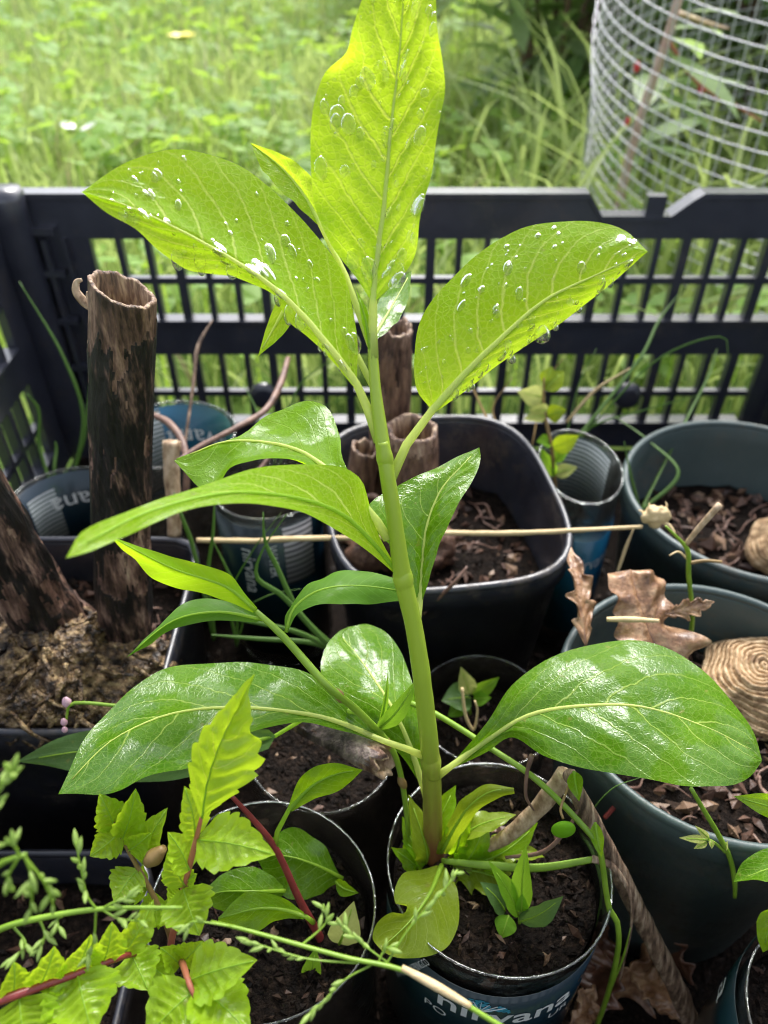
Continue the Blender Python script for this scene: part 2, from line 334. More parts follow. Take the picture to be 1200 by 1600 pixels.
# label print: dark green to blue round the bottle
def dirty(m, amount=.55, scale=38):
    nt = m.node_tree; b = next(n for n in nt.nodes if n.type == 'BSDF_PRINCIPLED'); co = coords(nt)
    n1 = nd(nt, 'TexNoise', i_Vector=co, i_Scale=scale, i_Detail=8, i_Roughness=.7); n2 = nd(nt, 'TexNoise', i_Vector=co, i_Scale=scale*14, i_Detail=3)
    f = nd(nt, 'MapRange', i_Value=math_(nt, 'ADD', n1.outputs[0], math_(nt, 'MULTIPLY_ADD', n2.outputs[0], .35, -.17)), i_1=.54, i_2=.70, i_3=0.0, i_4=amount).outputs[0]
    for key, val in (('Base Color', (.11, .085, .06, 1)), ('Roughness', None), ('Coat Weight', None)):
        s_ = b.inputs[key]; src = s_.links[0].from_socket if s_.is_linked else s_.default_value
        if key == 'Base Color': nt.links.new(mixc(nt, f, src, val), s_)
        elif key == 'Roughness': nt.links.new(math_(nt, 'MULTIPLY_ADD', f, .5, src), s_)
        else: nt.links.new(math_(nt, 'MULTIPLY', math_(nt, 'SUBTRACT', 1.0, f), src), s_)
for k_ in ('plastic', 'potblack', 'potgreen'): dirty(M[k_], .5 if k_ != 'plastic' else .3)
def labelmat(name, a, b):
    m, nt = newmat(name); tc = nd(nt, 'TexCoord'); sp = nd(nt, 'SeparateXYZ', i_0=tc.outputs['UV'])
    n = nd(nt, 'TexNoise', i_Vector=coords(nt), i_Scale=60, i_Detail=3)
    f = math_(nt, 'ADD', sp.outputs[0], math_(nt, 'MULTIPLY_ADD', n.outputs[0], .3, -.15))
    c = ramp(nt, f, [(.1, a), (.9, b)])
    p = nd(nt, 'BsdfPrincipled', i_Base_Color=c, i_Roughness=.32); p.inputs['Coat Weight'].default_value = .3
    nd(nt, 'OutputMaterial', i_Surface=p.outputs[0]); return m
M['label'] = labelmat('label_print', (.003, .017, .017), (.004, .018, .034))
M['labelg'] = labelmat('label_print_bright', (.012, .09, .075), (.01, .11, .25))
M['facts'] = striped('facts_panel', (.42, .44, .44), (.03, .06, .06), 110, 'Z', .6)
M['barcode'] = striped('barcode', (.05, .05, .06), (.44, .42, .45), 90, 'Z', 0, sharp=.32)
# ------------------------------------------------------------------ leaf builders
def blade(Lp, Mp, Rp, nu, nveins, slope, relief, arch, ruf, seed, serr=None, notch=0):
    """Lp, Mp, Rp: n x 3 world rows (edge, midrib, edge); returns V, F, UV, normals"""
    n = len(Mp); V = []; UV = []; NR = []
    for j in range(n):
        v = j/(n-1); m = Vector(Mp[j])
        tan = (Vector(Mp[min(j+1, n-1)])-Vector(Mp[max(j-1, 0)])).normalized()
        for i in range(-nu, nu+1):
            t = abs(i)/nu; e = Vector((Lp if i < 0 else Rp)[j])-m
            if serr:
                k, am = serr; fr = (v*k+(.3 if i < 0 else 0)) % 1.0
                sw = (fr/.84 if fr < .84 else (1-fr)/.16)**.75
                e = e*(1+am*(sw-.6)*min(1, 4*v)*t)+tan*(am*.5*e.length*t*sw*min(1, 4*v)*(1-v))
            wd = e.length
            eh = e.normalized() if wd > 1e-7 else Vector((1, 0, 0))
            nrm = eh.cross(tan)*(1 if i >= 0 else -1)
            if nrm.length < 1e-6: nrm = Vector((0, -1, 0))
            nrm.normalize()
            ph = (v*nveins-(t**1.25)*slope+(.42 if i > 0 else 0)) % 1.0
            fr = abs(ph-.5)*2
            off = relief*(fr**.6)*min(1, wd/.006)*(1-.35*t)*math.sin(math.pi*min(1, t*1.1+.05))
            off += arch*wd*math.sin(math.pi*t*.5)*(1-t)
            p = m+e*t
            off += ruf*t*t*noise.noise(Vector((v*7+seed, (1 if i > 0 else -1)*3.1+seed, t)))*min(1, wd/.008)
            V.append(p+nrm*off); UV.append(((i/nu+1)/2, v)); NR.append(nrm)
    w = 2*nu+1
    Fc = [(j*w+i, j*w+i+1, (j+1)*w+i+1, (j+1)*w+i) for j in range(n-1) for i in range(w-1)]
    return V, Fc, UV, NR
def pts3(pl, n, zmode):
    q = crom(pl, n)
    return [P(a[0], a[1], z=a[2]) if zmode else P(a[0], a[1], a[2]) for a in q]
def fill(pl, mid, off):
    """give 2-tuples a third value taken along the midrib"""
    m = np.array([p[2] for p in mid]); out = []
    for i, p in enumerate(pl):
        if len(p) == 3: out.append(p); continue
        t = i/(len(pl)-1); out.append((p[0], p[1], float(np.interp(t, np.linspace(0, 1, len(m)), m))+off*math.sin(math.pi*min(1, t*.94+.03))))
    return out
LEAVES = []
def leaf(parent, mat, mid, left, right, pet=(), z=False, dl=0., dr=0., nu=9, n=44, relief=.0005, arch=.10, ruf=.002, nv=9.0, slope=2.6,
         rib=.0010, ribmat='vein', serr=None, name='leaf', label=None):
    seed = len(LEAVES)*3.7+1.3
    Lp, Mp, Rp = pts3(fill(left, mid, dl), n, z), pts3(mid, n, z), pts3(fill(right, mid, dr), n, z)
    V, Fc, UV, NR = blade(Lp, Mp, Rp, nu, nv, slope, relief, arch, ruf, seed, serr)
    o = mk(name, V, Fc, M[mat], parent, UV)
    if label: o['label'] = label
    if rib:
        w = 2*nu+1
        cm = [V[j*w+nu] for j in range(0, n, 2)]
        pp = [P(*p) for p in pet]
        path = pp+cm[(1 if pp else 0):-1]
        k = len(pp)
        rr = [rib*(1.45-.4*i/max(1, k-1)) for i in range(k)]+[max(.00016, rib*1.05*(1-i/len(cm))**1.2) for i in range(len(path)-k)]
        Vt, Ft = tube(path, rr, 7)
        mk('midrib', Vt, Ft, M[ribmat], o)
    LEAVES.append((o, V, NR, nu, n)); return o
def sleaf(parent, mat, b, t, w, tilt=0., bend=0., serr=None, pet=(), peak=.42, fold=.15, n=26, nu=6, rib=.0005, ribmat='veing', relief=.0003, ruf=.0015, zb=None, zt=None, name='leaf', nv=6.0, curl=0., label=None):
    """leaf from base pixel (px,py,d) to tip pixel; w = full width in pixels at mean depth; tilt turns the blade about its axis"""
    B, Tp = P(*b), P(*t); ax = Tp-B; L = ax.length; a = ax.normalized()
    wd = w*(b[2]+t[2])/2/1200.0
    view = ((B+Tp)/2-Vector((0, 0, CZ))).normalized()
    side = a.cross(view).normalized(); up = side.cross(a).normalized()
    if up.dot(view) > 0: up = -up
    q = Matrix.Rotation(R(tilt), 3, a); side = q @ side; up = q @ up
    Lp, Mp, Rp = [], [], []
    for j in range(n):
        v = j/(n-1)
        m = B+ax*v+up*(bend*L*math.sin(math.pi*v))-up*(curl*L*v*v)
        pk = peak; x = v**(math.log(.5)/math.log(pk)); hw = wd/2*(math.sin(math.pi*x)**.92)*(1-.22*v)*1.06
        if v > .999 or v < .001: hw = .00005
        Mp.append(m); Lp.append(m-side*hw+up*(fold*hw)); Rp.append(m+side*hw+up*(fold*hw))
    seed = len(LEAVES)*3.7+1.3
    V, Fc, UV, NR = blade(Lp, Mp, Rp, nu, nv, 1.6, relief, .12, ruf, seed, serr)
    o = mk(name, V, Fc, M[mat], parent, UV)
    if label: o['label'] = label
    if rib:
        cm = [V[j*(2*nu+1)+nu] for j in range(0, n, 2)]; pp = [P(*p) for p in pet]
        path = pp+cm[(1 if pp else 0):-1]; k = len(pp)
        Vt, Ft = tube(path, [rib*1.4]*k+[max(.00015, rib*(1-.85*i/len(cm))) for i in range(len(path)-k)], 6)
        mk('midrib', Vt, Ft, M[ribmat], o)
    LEAVES.append((o, V, NR, nu, n)); return o
# ------------------------------------------------------------------ setting: ground, lawn
CR = dict(x0=-.245, x1=.325, y0=-.03, y1=.50, zt=.2)          # the crate
def ground():
    n = 90; xs = np.sign(np.linspace(-1, 1, n))*np.abs(np.linspace(-1, 1, n))**4*120
    V = []
    for y in xs:
        for x in xs:
            d = math.hypot(x, y-.3); z = 0 if d < .6 else min(1, (d-.6)/2)*.05*noise.noise(Vector((x*.6, y*.6, 3)))
            V.append((x, y+.3, z-.002))
    Fc = [(j*n+i, j*n+i+1, (j+1)*n+i+1, (j+1)*n+i) for j in range(n-1) for i in range(n-1)]
    m = simple('lawn_soil', [(.3, (.05, .09, .02)), (.55, (.10, .16, .035)), (.8, (.17, .23, .06))], 14, .9, .8, 60, bdist=.01, detail=9, spec=.05)
    o = mk('ground', V, Fc, m); o['kind'] = 'structure'
ground()
def gz(x, y):
    d = math.hypot(x, y-.3); return 0 if d < .6 else min(1, (d-.6)/2)*.05*noise.noise(Vector((x*.6, (y-.3)*.6, 3)))
def outside(x, y, mg=.02): return not (CR['x0']-mg < x < CR['x1']+mg and CR['y0']-mg < y < CR['y1']+mg)
def scatter_pts(N, x0, x1, y0, y1, pw=1.0):
    out = []
    while len(out) < N:
        y = y0+(y1-y0)*random.random()**pw; x = random.uniform(x0, x1)
        if outside(x, y): out.append((x, y))
    return out
def grass(name, pts, h, wd, m, lean=.6, kind='stuff', label=None):
    V, Fc = [], []
    for x, y in pts:
        hh = h*random.uniform(.45, 1.3); a = random.uniform(0, 6.283); ca, sa = math.cos(a), math.sin(a)
        b = random.uniform(0, 6.283); ln = hh*lean*random.random(); w0 = wd*random.uniform(.6, 1.3)
        dx, dy = math.cos(b)*ln, math.sin(b)*ln; z = gz(x, y); k = len(V)
        dr = random.uniform(0, .35)*hh if lean > .5 else 0
        for f, g in ((0, 1), (.4, .95), (.75, .7)):
            ox, oy = dx*f*f, dy*f*f
            V += [(x+ox-ca*w0*g/2, y+oy-sa*w0*g/2, z+hh*f-dr*f**3), (x+ox+ca*w0*g/2, y+oy+sa*w0*g/2, z+hh*f-dr*f**3)]
        V.append((x+dx, y+dy, z+hh-dr))
        Fc += [(k, k+1, k+3, k+2), (k+2, k+3, k+5, k+4), (k+4, k+5, k+6)]
    o = mk(name, V, Fc, m); o['kind'] = kind; tag(o, label, 'grass'); return o
M['lawn'] = thinleaf('lawn_blade', [(.16, .24, .05), (.28, .37, .10), (.46, .52, .24)], .45, (.64, .78, .24), scale=3)
M['lawndry'] = thinleaf('dry_blade', [(.25, .24, .12), (.42, .36, .2)], .3, (.5, .45, .25), scale=3)
M['clover'] = thinleaf('clover', [(.11, .23, .03), (.22, .38, .05), (.20, .32, .11)], .45, (.56, .82, .09), rough=.6, scale=4)
grass('grass', scatter_pts(15000, -1.3, 1.5, .54, 1.9)+scatter_pts(15000, -2.6, 2.8, 1.6, 4.6)+scatter_pts(5000, -2.5, 2.5, -1.2, .6),
      .085, .0042, M['lawn'], .9, label='bright green lawn grass growing behind the black crate')
grass('dry_grass', scatter_pts(1300, -1.6, 1.8, .54, 3.2), .10, .0035, M['lawndry'], 1.1, label='pale dry blades scattered through the lawn')
grass('tall_grass', scatter_pts(260, .12, .75, .58, 1.25)+scatter_pts(500, .0, 1.6, 1.1, 2.2), .21, .0062, M['lawn'], 1.3, label='long arching grass blades around the foot of the wire cage')
def clover(name, pts, r0, hh, m, label):
    V, Fc = [], []
    for x, y in pts:
        h = hh*random.uniform(.4, 1.25); a0 = random.uniform(0, 6.28); z = gz(x, y); c = Vector((x, y, z+h)); r = r0*random.uniform(.6, 1.4)
        tl = Vector((random.uniform(-.5, .5), random.uniform(-.5, .5), 1)).normalized(); ex = tl.orthogonal().normalized(); ey = tl.cross(ex)
        for q in range(3):
            a = a0+q*2.094; d = ex*math.cos(a)+ey*math.sin(a); e = tl.cross(d); k = len(V)
            for u, s in ((0, 0), (.45, .42), (.85, .5), (1.05, .28), (.98, 0), (1.05, -.28), (.85, -.5), (.45, -.42)):
                V.append(c+d*(r*u)+e*(r*s)+tl*(r*.18*abs(s)))
            Fc.append(tuple(range(k, k+8)))
        k = len(V); w = .0012
        V += [(x-w, y, z), (x+w, y, z), tuple(c+Vector((w, 0, 0))), tuple(c-Vector((w, 0, 0)))]; Fc.append((k, k+1, k+2, k+3))
    o = mk(name, V, Fc, m, smooth=False); o['kind'] = 'stuff'; tag(o, label, 'clover')
clover('clover', scatter_pts(700, -1.3, .35, .56, 1.5)+scatter_pts(1500, -2.0, .7, 1.2, 4.0), .021, .075, M['clover'], 'clover patches mixed into the lawn behind the crate')
# ------------------------------------------------------------------ shrubs beyond the crate
M['shrub'] = thinleaf('shrub_leaf', [(.12, .20, .07), (.20, .30, .12), (.34, .42, .22)], .5, (.52, .72, .22), scale=3)
M['shrubd'] = thinleaf('dark_shrub_leaf', [(.08, .14, .05), (.14, .22, .09), (.24, .32, .15)], .42, (.36, .54, .15), scale=3)
def shrub(loc, h, rad, nl, ll, lw, m, label, ns=7, seed=1, group=None):
    rnd = random.Random(seed); x0, y0 = loc; z0 = gz(x0, y0)
    r = thing('shrub', label, 'shrub', (x0, y0, z0), group)
    st = MB(); V, Fc = [], []
    for s in range(ns):
        a = rnd.uniform(0, 6.28); q = rad*rnd.uniform(.3, 1)
        tip = Vector((x0+math.cos(a)*q, y0+math.sin(a)*q, z0+h*rnd.uniform(.6, 1)))
        base = Vector((x0+math.cos(a)*.02, y0+math.sin(a)*.02, z0-.005)); midp = base.lerp(tip, .5)+Vector((rnd.uniform(-.1, .1)*rad, rnd.uniform(-.1, .1)*rad, .12*h))
        st.add(tube([base, midp, tip], [.008*h+.002, .005*h+.001, .0015], 6, 9))
        for k in range(nl//ns):
            t = rnd.random()**.85; p = base.lerp(midp, t*2) if t < .5 else midp.lerp(tip, t*2-1)
            b = rnd.uniform(0, 6.28); d = Vector((math.cos(b), math.sin(b), rnd.uniform(-.5, .7))).normalized()
            p = p+d*rnd.uniform(0, .10)*h
            up = Vector((rnd.uniform(-.5, .5), rnd.uniform(-.5, .5), 1)); e = d.cross(up).normalized(); nn = e.cross(d)
            l = ll*rnd.uniform(.55, 1.25); wv = lw*rnd.uniform(.7, 1.2)*l/ll; kk = len(V); dp = rnd.uniform(.05, .35)
            for f, g in ((0, .05), (.25, .8), (.5, 1), (.78, .65)):
                c = p+d*(l*f)-Vector((0, 0, dp*l*f*f)); V.extend([c-e*(wv*g/2)+nn*(.12*wv*g), c, c+e*(wv*g/2)+nn*(.12*wv*g)])
            V.append(p+d*l-Vector((0, 0, dp*l)))
            for j in range(3):
                for i in range(2): Fc.append((kk+j*3+i, kk+j*3+i+1, kk+j*3+i+4, kk+j*3+i+3))
            Fc += [(kk+9, kk+10, kk+12), (kk+10, kk+11, kk+12)]
    st.mk('stems', M['twig'], r, smooth=True); o = mk('foliage', V, Fc, m, r); o['kind'] = 'stuff'
    return r
shrub((.30, 1.50), .55, .30, 420, .11, .036, M['shrub'], 'loose leafy shrub with long drooping leaves beside the wire cage', 12, 3)
shrub((.62, 1.42), .65, .30, 480, .12, .042, M['shrub'], 'leafy shrub with broad leaves growing behind the wire cage', 12, 5)
shrub((.50, 1.95), .6, .5, 1100, .11, .045, M['shrub'], 'dark shrub behind the two leafy shrubs near the cage', 14, 7)
shrub((1.15, 1.65), .9, .5, 900, .12, .05, M['shrubd'], 'dark spreading shrub at the far side of the wire cage', 14, 9)
shrub((.55, .90), .42, .17, 110, .085, .028, M['shrub'], 'leafy weed clump growing inside the wire cage', 9, 31)
shrub((.05, 2.9), .5, .5, 420, .10, .05, M['shrub'], 'low leafy shrub at the far edge of the lawn', 12, 13)
for i, (x, y, s) in enumerate(((-3.2, 6.2, 21), (-.9, 6.9, 22), (1.6, 6.5, 23), (3.9, 5.6, 24), (-5.0, 4.2, 25))):
    shrub((x, y), 1.0, 1.0, 700, .16, .07, M['shrub'], 'large leafy hedge shrub at the back of the garden', 14, s, 'hedge shrubs behind the lawn')
# small marks on the lawn
def lawn_flower(px, py, z, r, m, label, name, npet, cat='flower', up=.35):
    c = P(px, py, z=z); base = Vector((c.x, c.y, gz(c.x, c.y)-.004)); o = thing(name, label, cat, base)
    V, Fc = tube([base, base.lerp(c, .5)+Vector((.006, 0, 0)), c], .0012, 6, 8); mk('stalk', V, Fc, M['green'], o)
    for q in range(npet):
        a = 6.283*q/npet+.5; d = Vector((math.cos(a), math.sin(a)*.9, up)).normalized(); e = d.cross(Vector((0, 0, 1))).normalized()
        Vp = [c, c+d*r*.4-e*r*.3, c+d*r*.4+e*r*.3, c+d*r*.8-e*r*.34, c+d*r*.8+e*r*.34, c+d*r]
        Vp = [Vector(v) for v in Vp]; Vp += [v-Vector((0, 0, .0006)) for v in Vp]
        f = [(0, 2, 1), (1, 2, 4, 3), (3, 4, 5)]; Fp = f+[tuple(i+6 for i in reversed(g)) for g in f]
        mk('petal', Vp, Fp, m, o, smooth=False)
lawn_flower(122, 205, .07, .030, M['whiteleaf'], 'white two-petalled flower standing in the lawn grass', 'white_flower', 3)
lawn_flower(285, 62, .10, .030, M['yellow'], 'small yellow flower far back in the lawn', 'yellow_flower', 7)
# ------------------------------------------------------------------ wire cage
def cage():
    cx, cy, rr, hh, p = .518, .935, .278, .62, .0150
    r = thing('wire_cage', 'cylinder of galvanised hardware cloth standing on the lawn behind the crate', 'cage', (cx, cy, 0))
    nr = int(hh/p); nw = int(2*math.pi*rr/p)
    seg = 60
    def ringmesh():
        V, Fc = tube([Vector((rr*math.cos(2*math.pi*k/seg), rr*math.sin(2*math.pi*k/seg), 0)) for k in range(seg+1)], .00062, 5, cap=False)
        me = bpy.data.meshes.new('ring_wire'); me.from_pydata([tuple(v) for v in V], [], Fc); me.polygons.foreach_set('use_smooth', [True]*len(me.polygons)); me.materials.append(M['wire']); return me
    me = ringmesh()
    Vu, Fu = tube([(0, 0, 0), (0, 0, hh*.5), (0, 0, hh)], .00052, 5)
    mu = bpy.data.meshes.new('upright_wire'); mu.from_pydata([tuple(v) for v in Vu], [], Fu); mu.materials.append(M['wire'])
    lean = Matrix.Rotation(R(-5.0), 4, 'Y') @ Matrix.Rotation(R(12.0), 4, 'X')
    for i in range(nr+1):
        s = 1+.012*math.sin(i*.45)
        inst('ring_wire', me, Matrix.Translation((cx, cy, 0)) @ lean @ Matrix.Translation((.004*math.sin(i*.3), 0, .004+i*p)) @ Matrix.Diagonal((s, 1/s, 1, 1)), r)
    for k in range(nw):
        a = 2*math.pi*k/nw
        inst('upright_wire', mu, Matrix.Translation((cx, cy, 0)) @ lean @ Matrix.Translation((rr*math.cos(a), rr*math.sin(a), 0)), r)
    # caged sapling
    sp_ = [P(948, 400, y=.90), P(965, 330, y=.885), P(985, 240, y=.86), P(1012, 150, y=.83), P(1042, 60, y=.80), P(1072, -40, y=.77), P(1100, -140, y=.75)]
    sp_[0].z = max(sp_[0].z, .0); sb_ = Vector((sp_[0].x, sp_[0].y, -.004))
    s = thing('caged_sapling', 'young pink-stemmed sapling with red buds growing inside the wire cage', 'sapling', sb_)
    V, Fc = tube([sb_]+sp_[1:], [.0055, .0052, .005, .0046, .0042, .0036, .003], 8, 40, wob=.2); mk('stem', V, Fc, simple('sapling_bark', [(.3, (.52, .30, .29)), (.7, (.70, .52, .50))], 60, .5), s)
    mr = simple('red_bud', [(.3, (.5, .03, .04)), (.7, (.62, .06, .06))], 60, .5)
    for q in (P(995, 105, y=.825), P(980, 192, y=.845), P(1096, 140, y=.80), P(1120, 150, y=.80)):
        V, Fc = lathe([(.0003, -.005), (.003, -.002), (.004, .001), (.0003, .006)], 8, c=(q[0], q[1])); mk('bud', [v+Vector((0, 0, q[2])) for v in V], Fc, mr, s)
    V, Fc = tube([sp_[4], P(1090, 130, y=.80), P(1150, 165, y=.79), P(1190, 190, y=.79)], [.002, .0016, .0013, .001], 6, 16); mk('branch', V, Fc, M['pinkstem'], s)
    V, Fc = tube([P(1060, 20, y=.79), P(1100, 35, y=.78), P(1140, 45, y=.78)], [.003, .003, .001], 6, 10, flat=.4); mk('dry_leaf', V, Fc, M['drytan'], s)
    rn = random.Random(4)
    for k in range(12):
        b = sp_[rn.randrange(1, 6)].lerp(sp_[rn.randrange(2, 6)], rn.random()); a = rn.uniform(-1.0, 1.4)
        d = Vector((math.cos(a), math.sin(a), rn.uniform(-.2, .6))).normalized(); e = d.cross(Vector((0, 0, 1))).normalized(); l = rn.uniform(.06, .11)
        V = [b]+[b+d*(l*f)+e*(s2*l*.16*g)-Vector((0, 0, .25*l*f*f)) for f, g in ((.3, .8), (.6, 1), (.85, .5)) for s2 in (-1, 1)]+[b+d*l-Vector((0, 0, .3*l))]
        mk('leaf', V, [(0, 2, 1), (1, 2, 4, 3), (3, 4, 6, 5), (5, 6, 7)], M['shrub'], s)
cage()
# ------------------------------------------------------------------ crate
def crate():
    x0, x1, y0, y1, zt = CR['x0'], CR['x1'], CR['y0'], CR['y1'], CR['zt']
    r = thing('plastic_crate', 'black plastic crate with slotted walls holding all the plant pots', 'crate', (.04, .235, 0))
    pl = M['plastic']
    f = MB().box(x0+.004, x1-.004, y0+.004, y1-.004, .002, .0078); f.mk('floor_panel', pl, r)
    t = .0035
    def wall(o, u, L, nv, slots0, slots1, pitch, notches, clips):
        """o corner on the ground, u along, nv outward"""
        u = Vector(u); nv = Vector(nv); o = Vector(o)
        def box(name, a0, a1, z0, z1, d0, d1, bev=.0008):
            V = [o+u*a+nv*d+Vector((0, 0, z)) for z in (z0, z1) for d in (d0, d1) for a in (a0, a1)]
            return mk(name, V, [(0,2,3,1),(4,5,7,6),(0,1,5,4),(2,6,7,3),(0,4,6,2),(1,3,7,5)], pl, r, smooth=False)
        # top profile with notches
        prof = [(0, zt)]
        for c in notches: prof += [(c-.036, zt), (c-.026, zt-.014), (c+.018, zt-.014), (c+.030, zt-.004), (c+.036, zt)]
        prof += [(L, zt)]
        pb = prof+[(L, .175), (0, .175)]; n = len(pb)
        V = [o+u*a+nv*d+Vector((0, 0, z)) for d in (-t, t) for a, z in pb]
        Fc = []
        for i in range(len(prof)-1):
            # quads down to the straight lower edge
            pass
        k = len(V)
        low = [o+u*a+nv*d+Vector((0, 0, .175)) for d in (-t, t) for a, z in prof]
        V = [o+u*a+nv*d+Vector((0, 0, z)) for d in (-t, t) for a, z in prof]+low; m = len(prof)
        for s in (0, 1):
            for i in range(m-1):
                q = (s*m+i, s*m+i+1, 2*m+s*m+i+1, 2*m+s*m+i); Fc.append(q if s else q[::-1])
        for i in range(m-1): Fc += [(i, i+1, m+i+1, m+i), (2*m+i, 3*m+i, 3*m+i+1, 2*m+i+1)]
        mk('top_band', V, Fc, pl, r, smooth=False)
        # lip swept along the profile
        V = []; Fc = []
        for a, z in prof:
            for d, h in ((-.005, .0005), (-.005, .004), (.009, .0035), (.010, -.006), (.0085, -.006), (.008, .0005)): V.append(o+u*a+nv*d+Vector((0, 0, z+h)))
        for i in range(m-1):
            for q in range(6): Fc.append((i*6+q, i*6+(q+1) % 6, (i+1)*6+(q+1) % 6, (i+1)*6+q))
        Fc += [tuple(range(6)), tuple(range((m-1)*6+5, (m-1)*6-1, -1))]
        mk('rim', V, Fc, pl, r, smooth=False)
        for c in notches:
            box('latch', c+.001, c+.013, zt-.0135, zt+.002, -.004, .004)
        box('middle_band', .002, L-.002, .091, .116, -t*.85, t*.85)
        box('bottom_band', .003, L-.003, .010, .032, -t*.85, t*.85)
        box('ledge', slots0, slots1, .1162, .1185, -.006, .0055); box('ledge', slots0, slots1, .0322, .0345, -.006, .0055)
        box('cross_bar', slots0, slots1, .1438, .1482, -t*.7, t*.7); box('cross_bar', slots0, slots1, .0560, .0604, -t*.7, t*.7)
        for a0, a1 in ((.0, slots0), (slots1, L)):
            box('end_panel', a0+.002, a1, .116, .1755, -t*.8, t*.8); box('end_panel', a0+.002, a1, .032, .0915, -t*.8, t*.8)
        ns = round((slots1-slots0)/pitch); pitch = (slots1-slots0)/ns
        for i in range(1, ns):
            wd = .0030 if i % 3 == 0 else .0020; a = slots0+i*pitch
            box('slat', a-wd, a+wd, .1165, .1755, -t*.93, t*.93); box('slat', a-wd, a+wd, .0325, .0912, -t*.93, t*.93)
        for c in clips:
            V, Fc = lathe([(.0005, 0), (.009, .0005), (.011, .004), (.009, .009), (.006, .010), (.0005, .0098)], 20)
            B = Matrix((u, Vector((0, 0, 1)), -nv)).transposed().to_4x4(); B.translation = o+u*c+Vector((0, 0, .060))-nv*t
            mk('clip', [B @ v for v in V], Fc, pl, r); 
    wall((x0, y1, 0), (1, 0, 0), x1-x0, (0, 1, 0), .053, .517, .0186, (.157, .41), (.156, .425))
    wall((x0, y0, 0), (1, 0, 0), x1-x0, (0, -1, 0), .053, .517, .0172, (.157, .41), ())
    wall((x0, y0, 0), (0, 1, 0), y1-y0, (-1, 0, 0), .045, .485, .0172, (), ())
    wall((x1, y0, 0), (0, 1, 0), y1-y0, (1, 0, 0), .045, .485, .0172, (), ())
    for cx, sx in ((x0, 1), (x1, -1)):
        for cy, sy in ((y0, 1), (y1, -1)):
            V, Fc = lathe([(.008, .003), (.011, .02), (.0115, .19), (.012, .203), (.010, .2085), (.0005, .209)], 20, c=(cx+sx*.009, cy+sy*.009), ex=3)
            mk('corner_post', V, Fc, pl, r)
            for k, z in enumerate((.05, .082, .118, .152, .18)):
                MB().box(*sorted((cx+sx*.018, cx+sx*.034)), *sorted((cy+sy*.0035, cy+sy*.011)), z, z+.004).mk('rib', pl, r)
            for a in (.024, .036):
                MB().box(*sorted((cx+sx*a, cx+sx*(a+.003))), *sorted((cy+sy*.0032, cy+sy*(.0075 if a > .03 else .010))), .033, .176).mk('rib', pl, r)
crate()
# ------------------------------------------------------------------ pots
FL = .0092
def soil(parent, c, rx, ry, z, ex=2.0, rot=0, amp=.004, crumbs=260, chips=40, chip_len=.006, seed=1, tilt=(0, 0)):
    rn = random.Random(seed); nr, sg = 14, 44; V = [Vector((0, 0, 0))]
    def h(x, y): return z+amp*(noise.noise(Vector((x*90+seed, y*90, seed*.7)))+.5*noise.noise(Vector((x*300, y*300+seed, 1))))+tilt[0]*x+tilt[1]*y
    def pt(rr, th):
        q = rr/((abs(math.cos(th))**ex+abs(math.sin(th))**ex)**(1/ex)); x, y = q*math.cos(th)*rx, q*math.sin(th)*ry
        x, y = x*math.cos(rot)-y*math.sin(rot), x*math.sin(rot)+y*math.cos(rot); return x, y
    V = [(c[0], c[1], h(0, 0))]; Fc = []
    for i in range(1, nr+1):
        for k in range(sg):
            x, y = pt(i/nr, 2*math.pi*k/sg); V.append((c[0]+x, c[1]+y, h(x, y)))
    n0 = len(V)
    for k in range(sg):
        x, y = pt(.95, 2*math.pi*k/sg); V.append((c[0]+x, c[1]+y, z-.03))
    for k in range(sg):
        k2 = (k+1) % sg; Fc.append((0, 1+k, 1+k2))
        for i in range(nr): 
            a = 1+i*sg; Fc.append((a+k, a+sg+k, a+sg+k2, a+k2))
    o = mk('soil', V, Fc, M['soil'], parent)
    def bits(name, n, l0, l1, m, flatt):
        V, Fc = [], []
        for _ in range(n):
            x, y = pt(math.sqrt(rn.random())*.95, rn.uniform(0, 6.283)); p = Vector((c[0]+x, c[1]+y, h(x, y)))
            l = rn.uniform(l0, l1); a = rn.uniform(0, 6.28); b = rn.uniform(-.5, .5)
            d = Vector((math.cos(a)*math.cos(b), math.sin(a)*math.cos(b), math.sin(b))); e = d.cross(Vector((rn.uniform(-.6, .6), rn.uniform(-.6, .6), 1))).normalized(); u = e.cross(d)
            w_, t_ = l*rn.uniform(.25, .7), l*flatt*rn.uniform(.5, 1.3); k = len(V)
            V += [p-d*l/2, p+e*w_/2+u*t_*.3, p-e*w_/2-u*t_*.2, p+u*t_, p+d*l/2+e*w_*.2, p-u*t_*.6]
            Fc += [(k, k+1, k+3), (k, k+3, k+2), (k+4, k+3, k+1), (k+4, k+2, k+3), (k, k+5, k+1), (k, k+2, k+5), (k+4, k+1, k+5), (k+4, k+5, k+2)]
        q = mk(name, V, Fc, m, parent, smooth=False); q['kind'] = 'stuff'
    if chips > 100:
        tb = MB()
        for _ in range(34):
            x, y = pt(math.sqrt(rn.random())*.8, rn.uniform(0, 6.283)); a = rn.uniform(0, 6.28); l = rn.uniform(.008, .03); pp = []
            for q in range(5):
                pp.append((c[0]+x, c[1]+y, h(x, y)+rn.uniform(.0005, .004))); a += rn.uniform(-.7, .7); x, y = x+math.cos(a)*l/4, y+math.sin(a)*l/4
                if (x/rx)**2+(y/ry)**2 > .8: x, y = x*.9, y*.9
            tb.add(tube(pp, [.0005, .0005, .0002], 5, 12, wob=.6))
        q = tb.mk('root_threads', M['twig'], parent, smooth=True); q['kind'] = 'stuff'
    if crumbs: bits('soil_crumbs', crumbs, .0015, .0045, M['crumb'], .5)
    if chips: bits('bark_bits', chips, chip_len*.35, chip_len*1.4, M['chip'], .34)
    return o
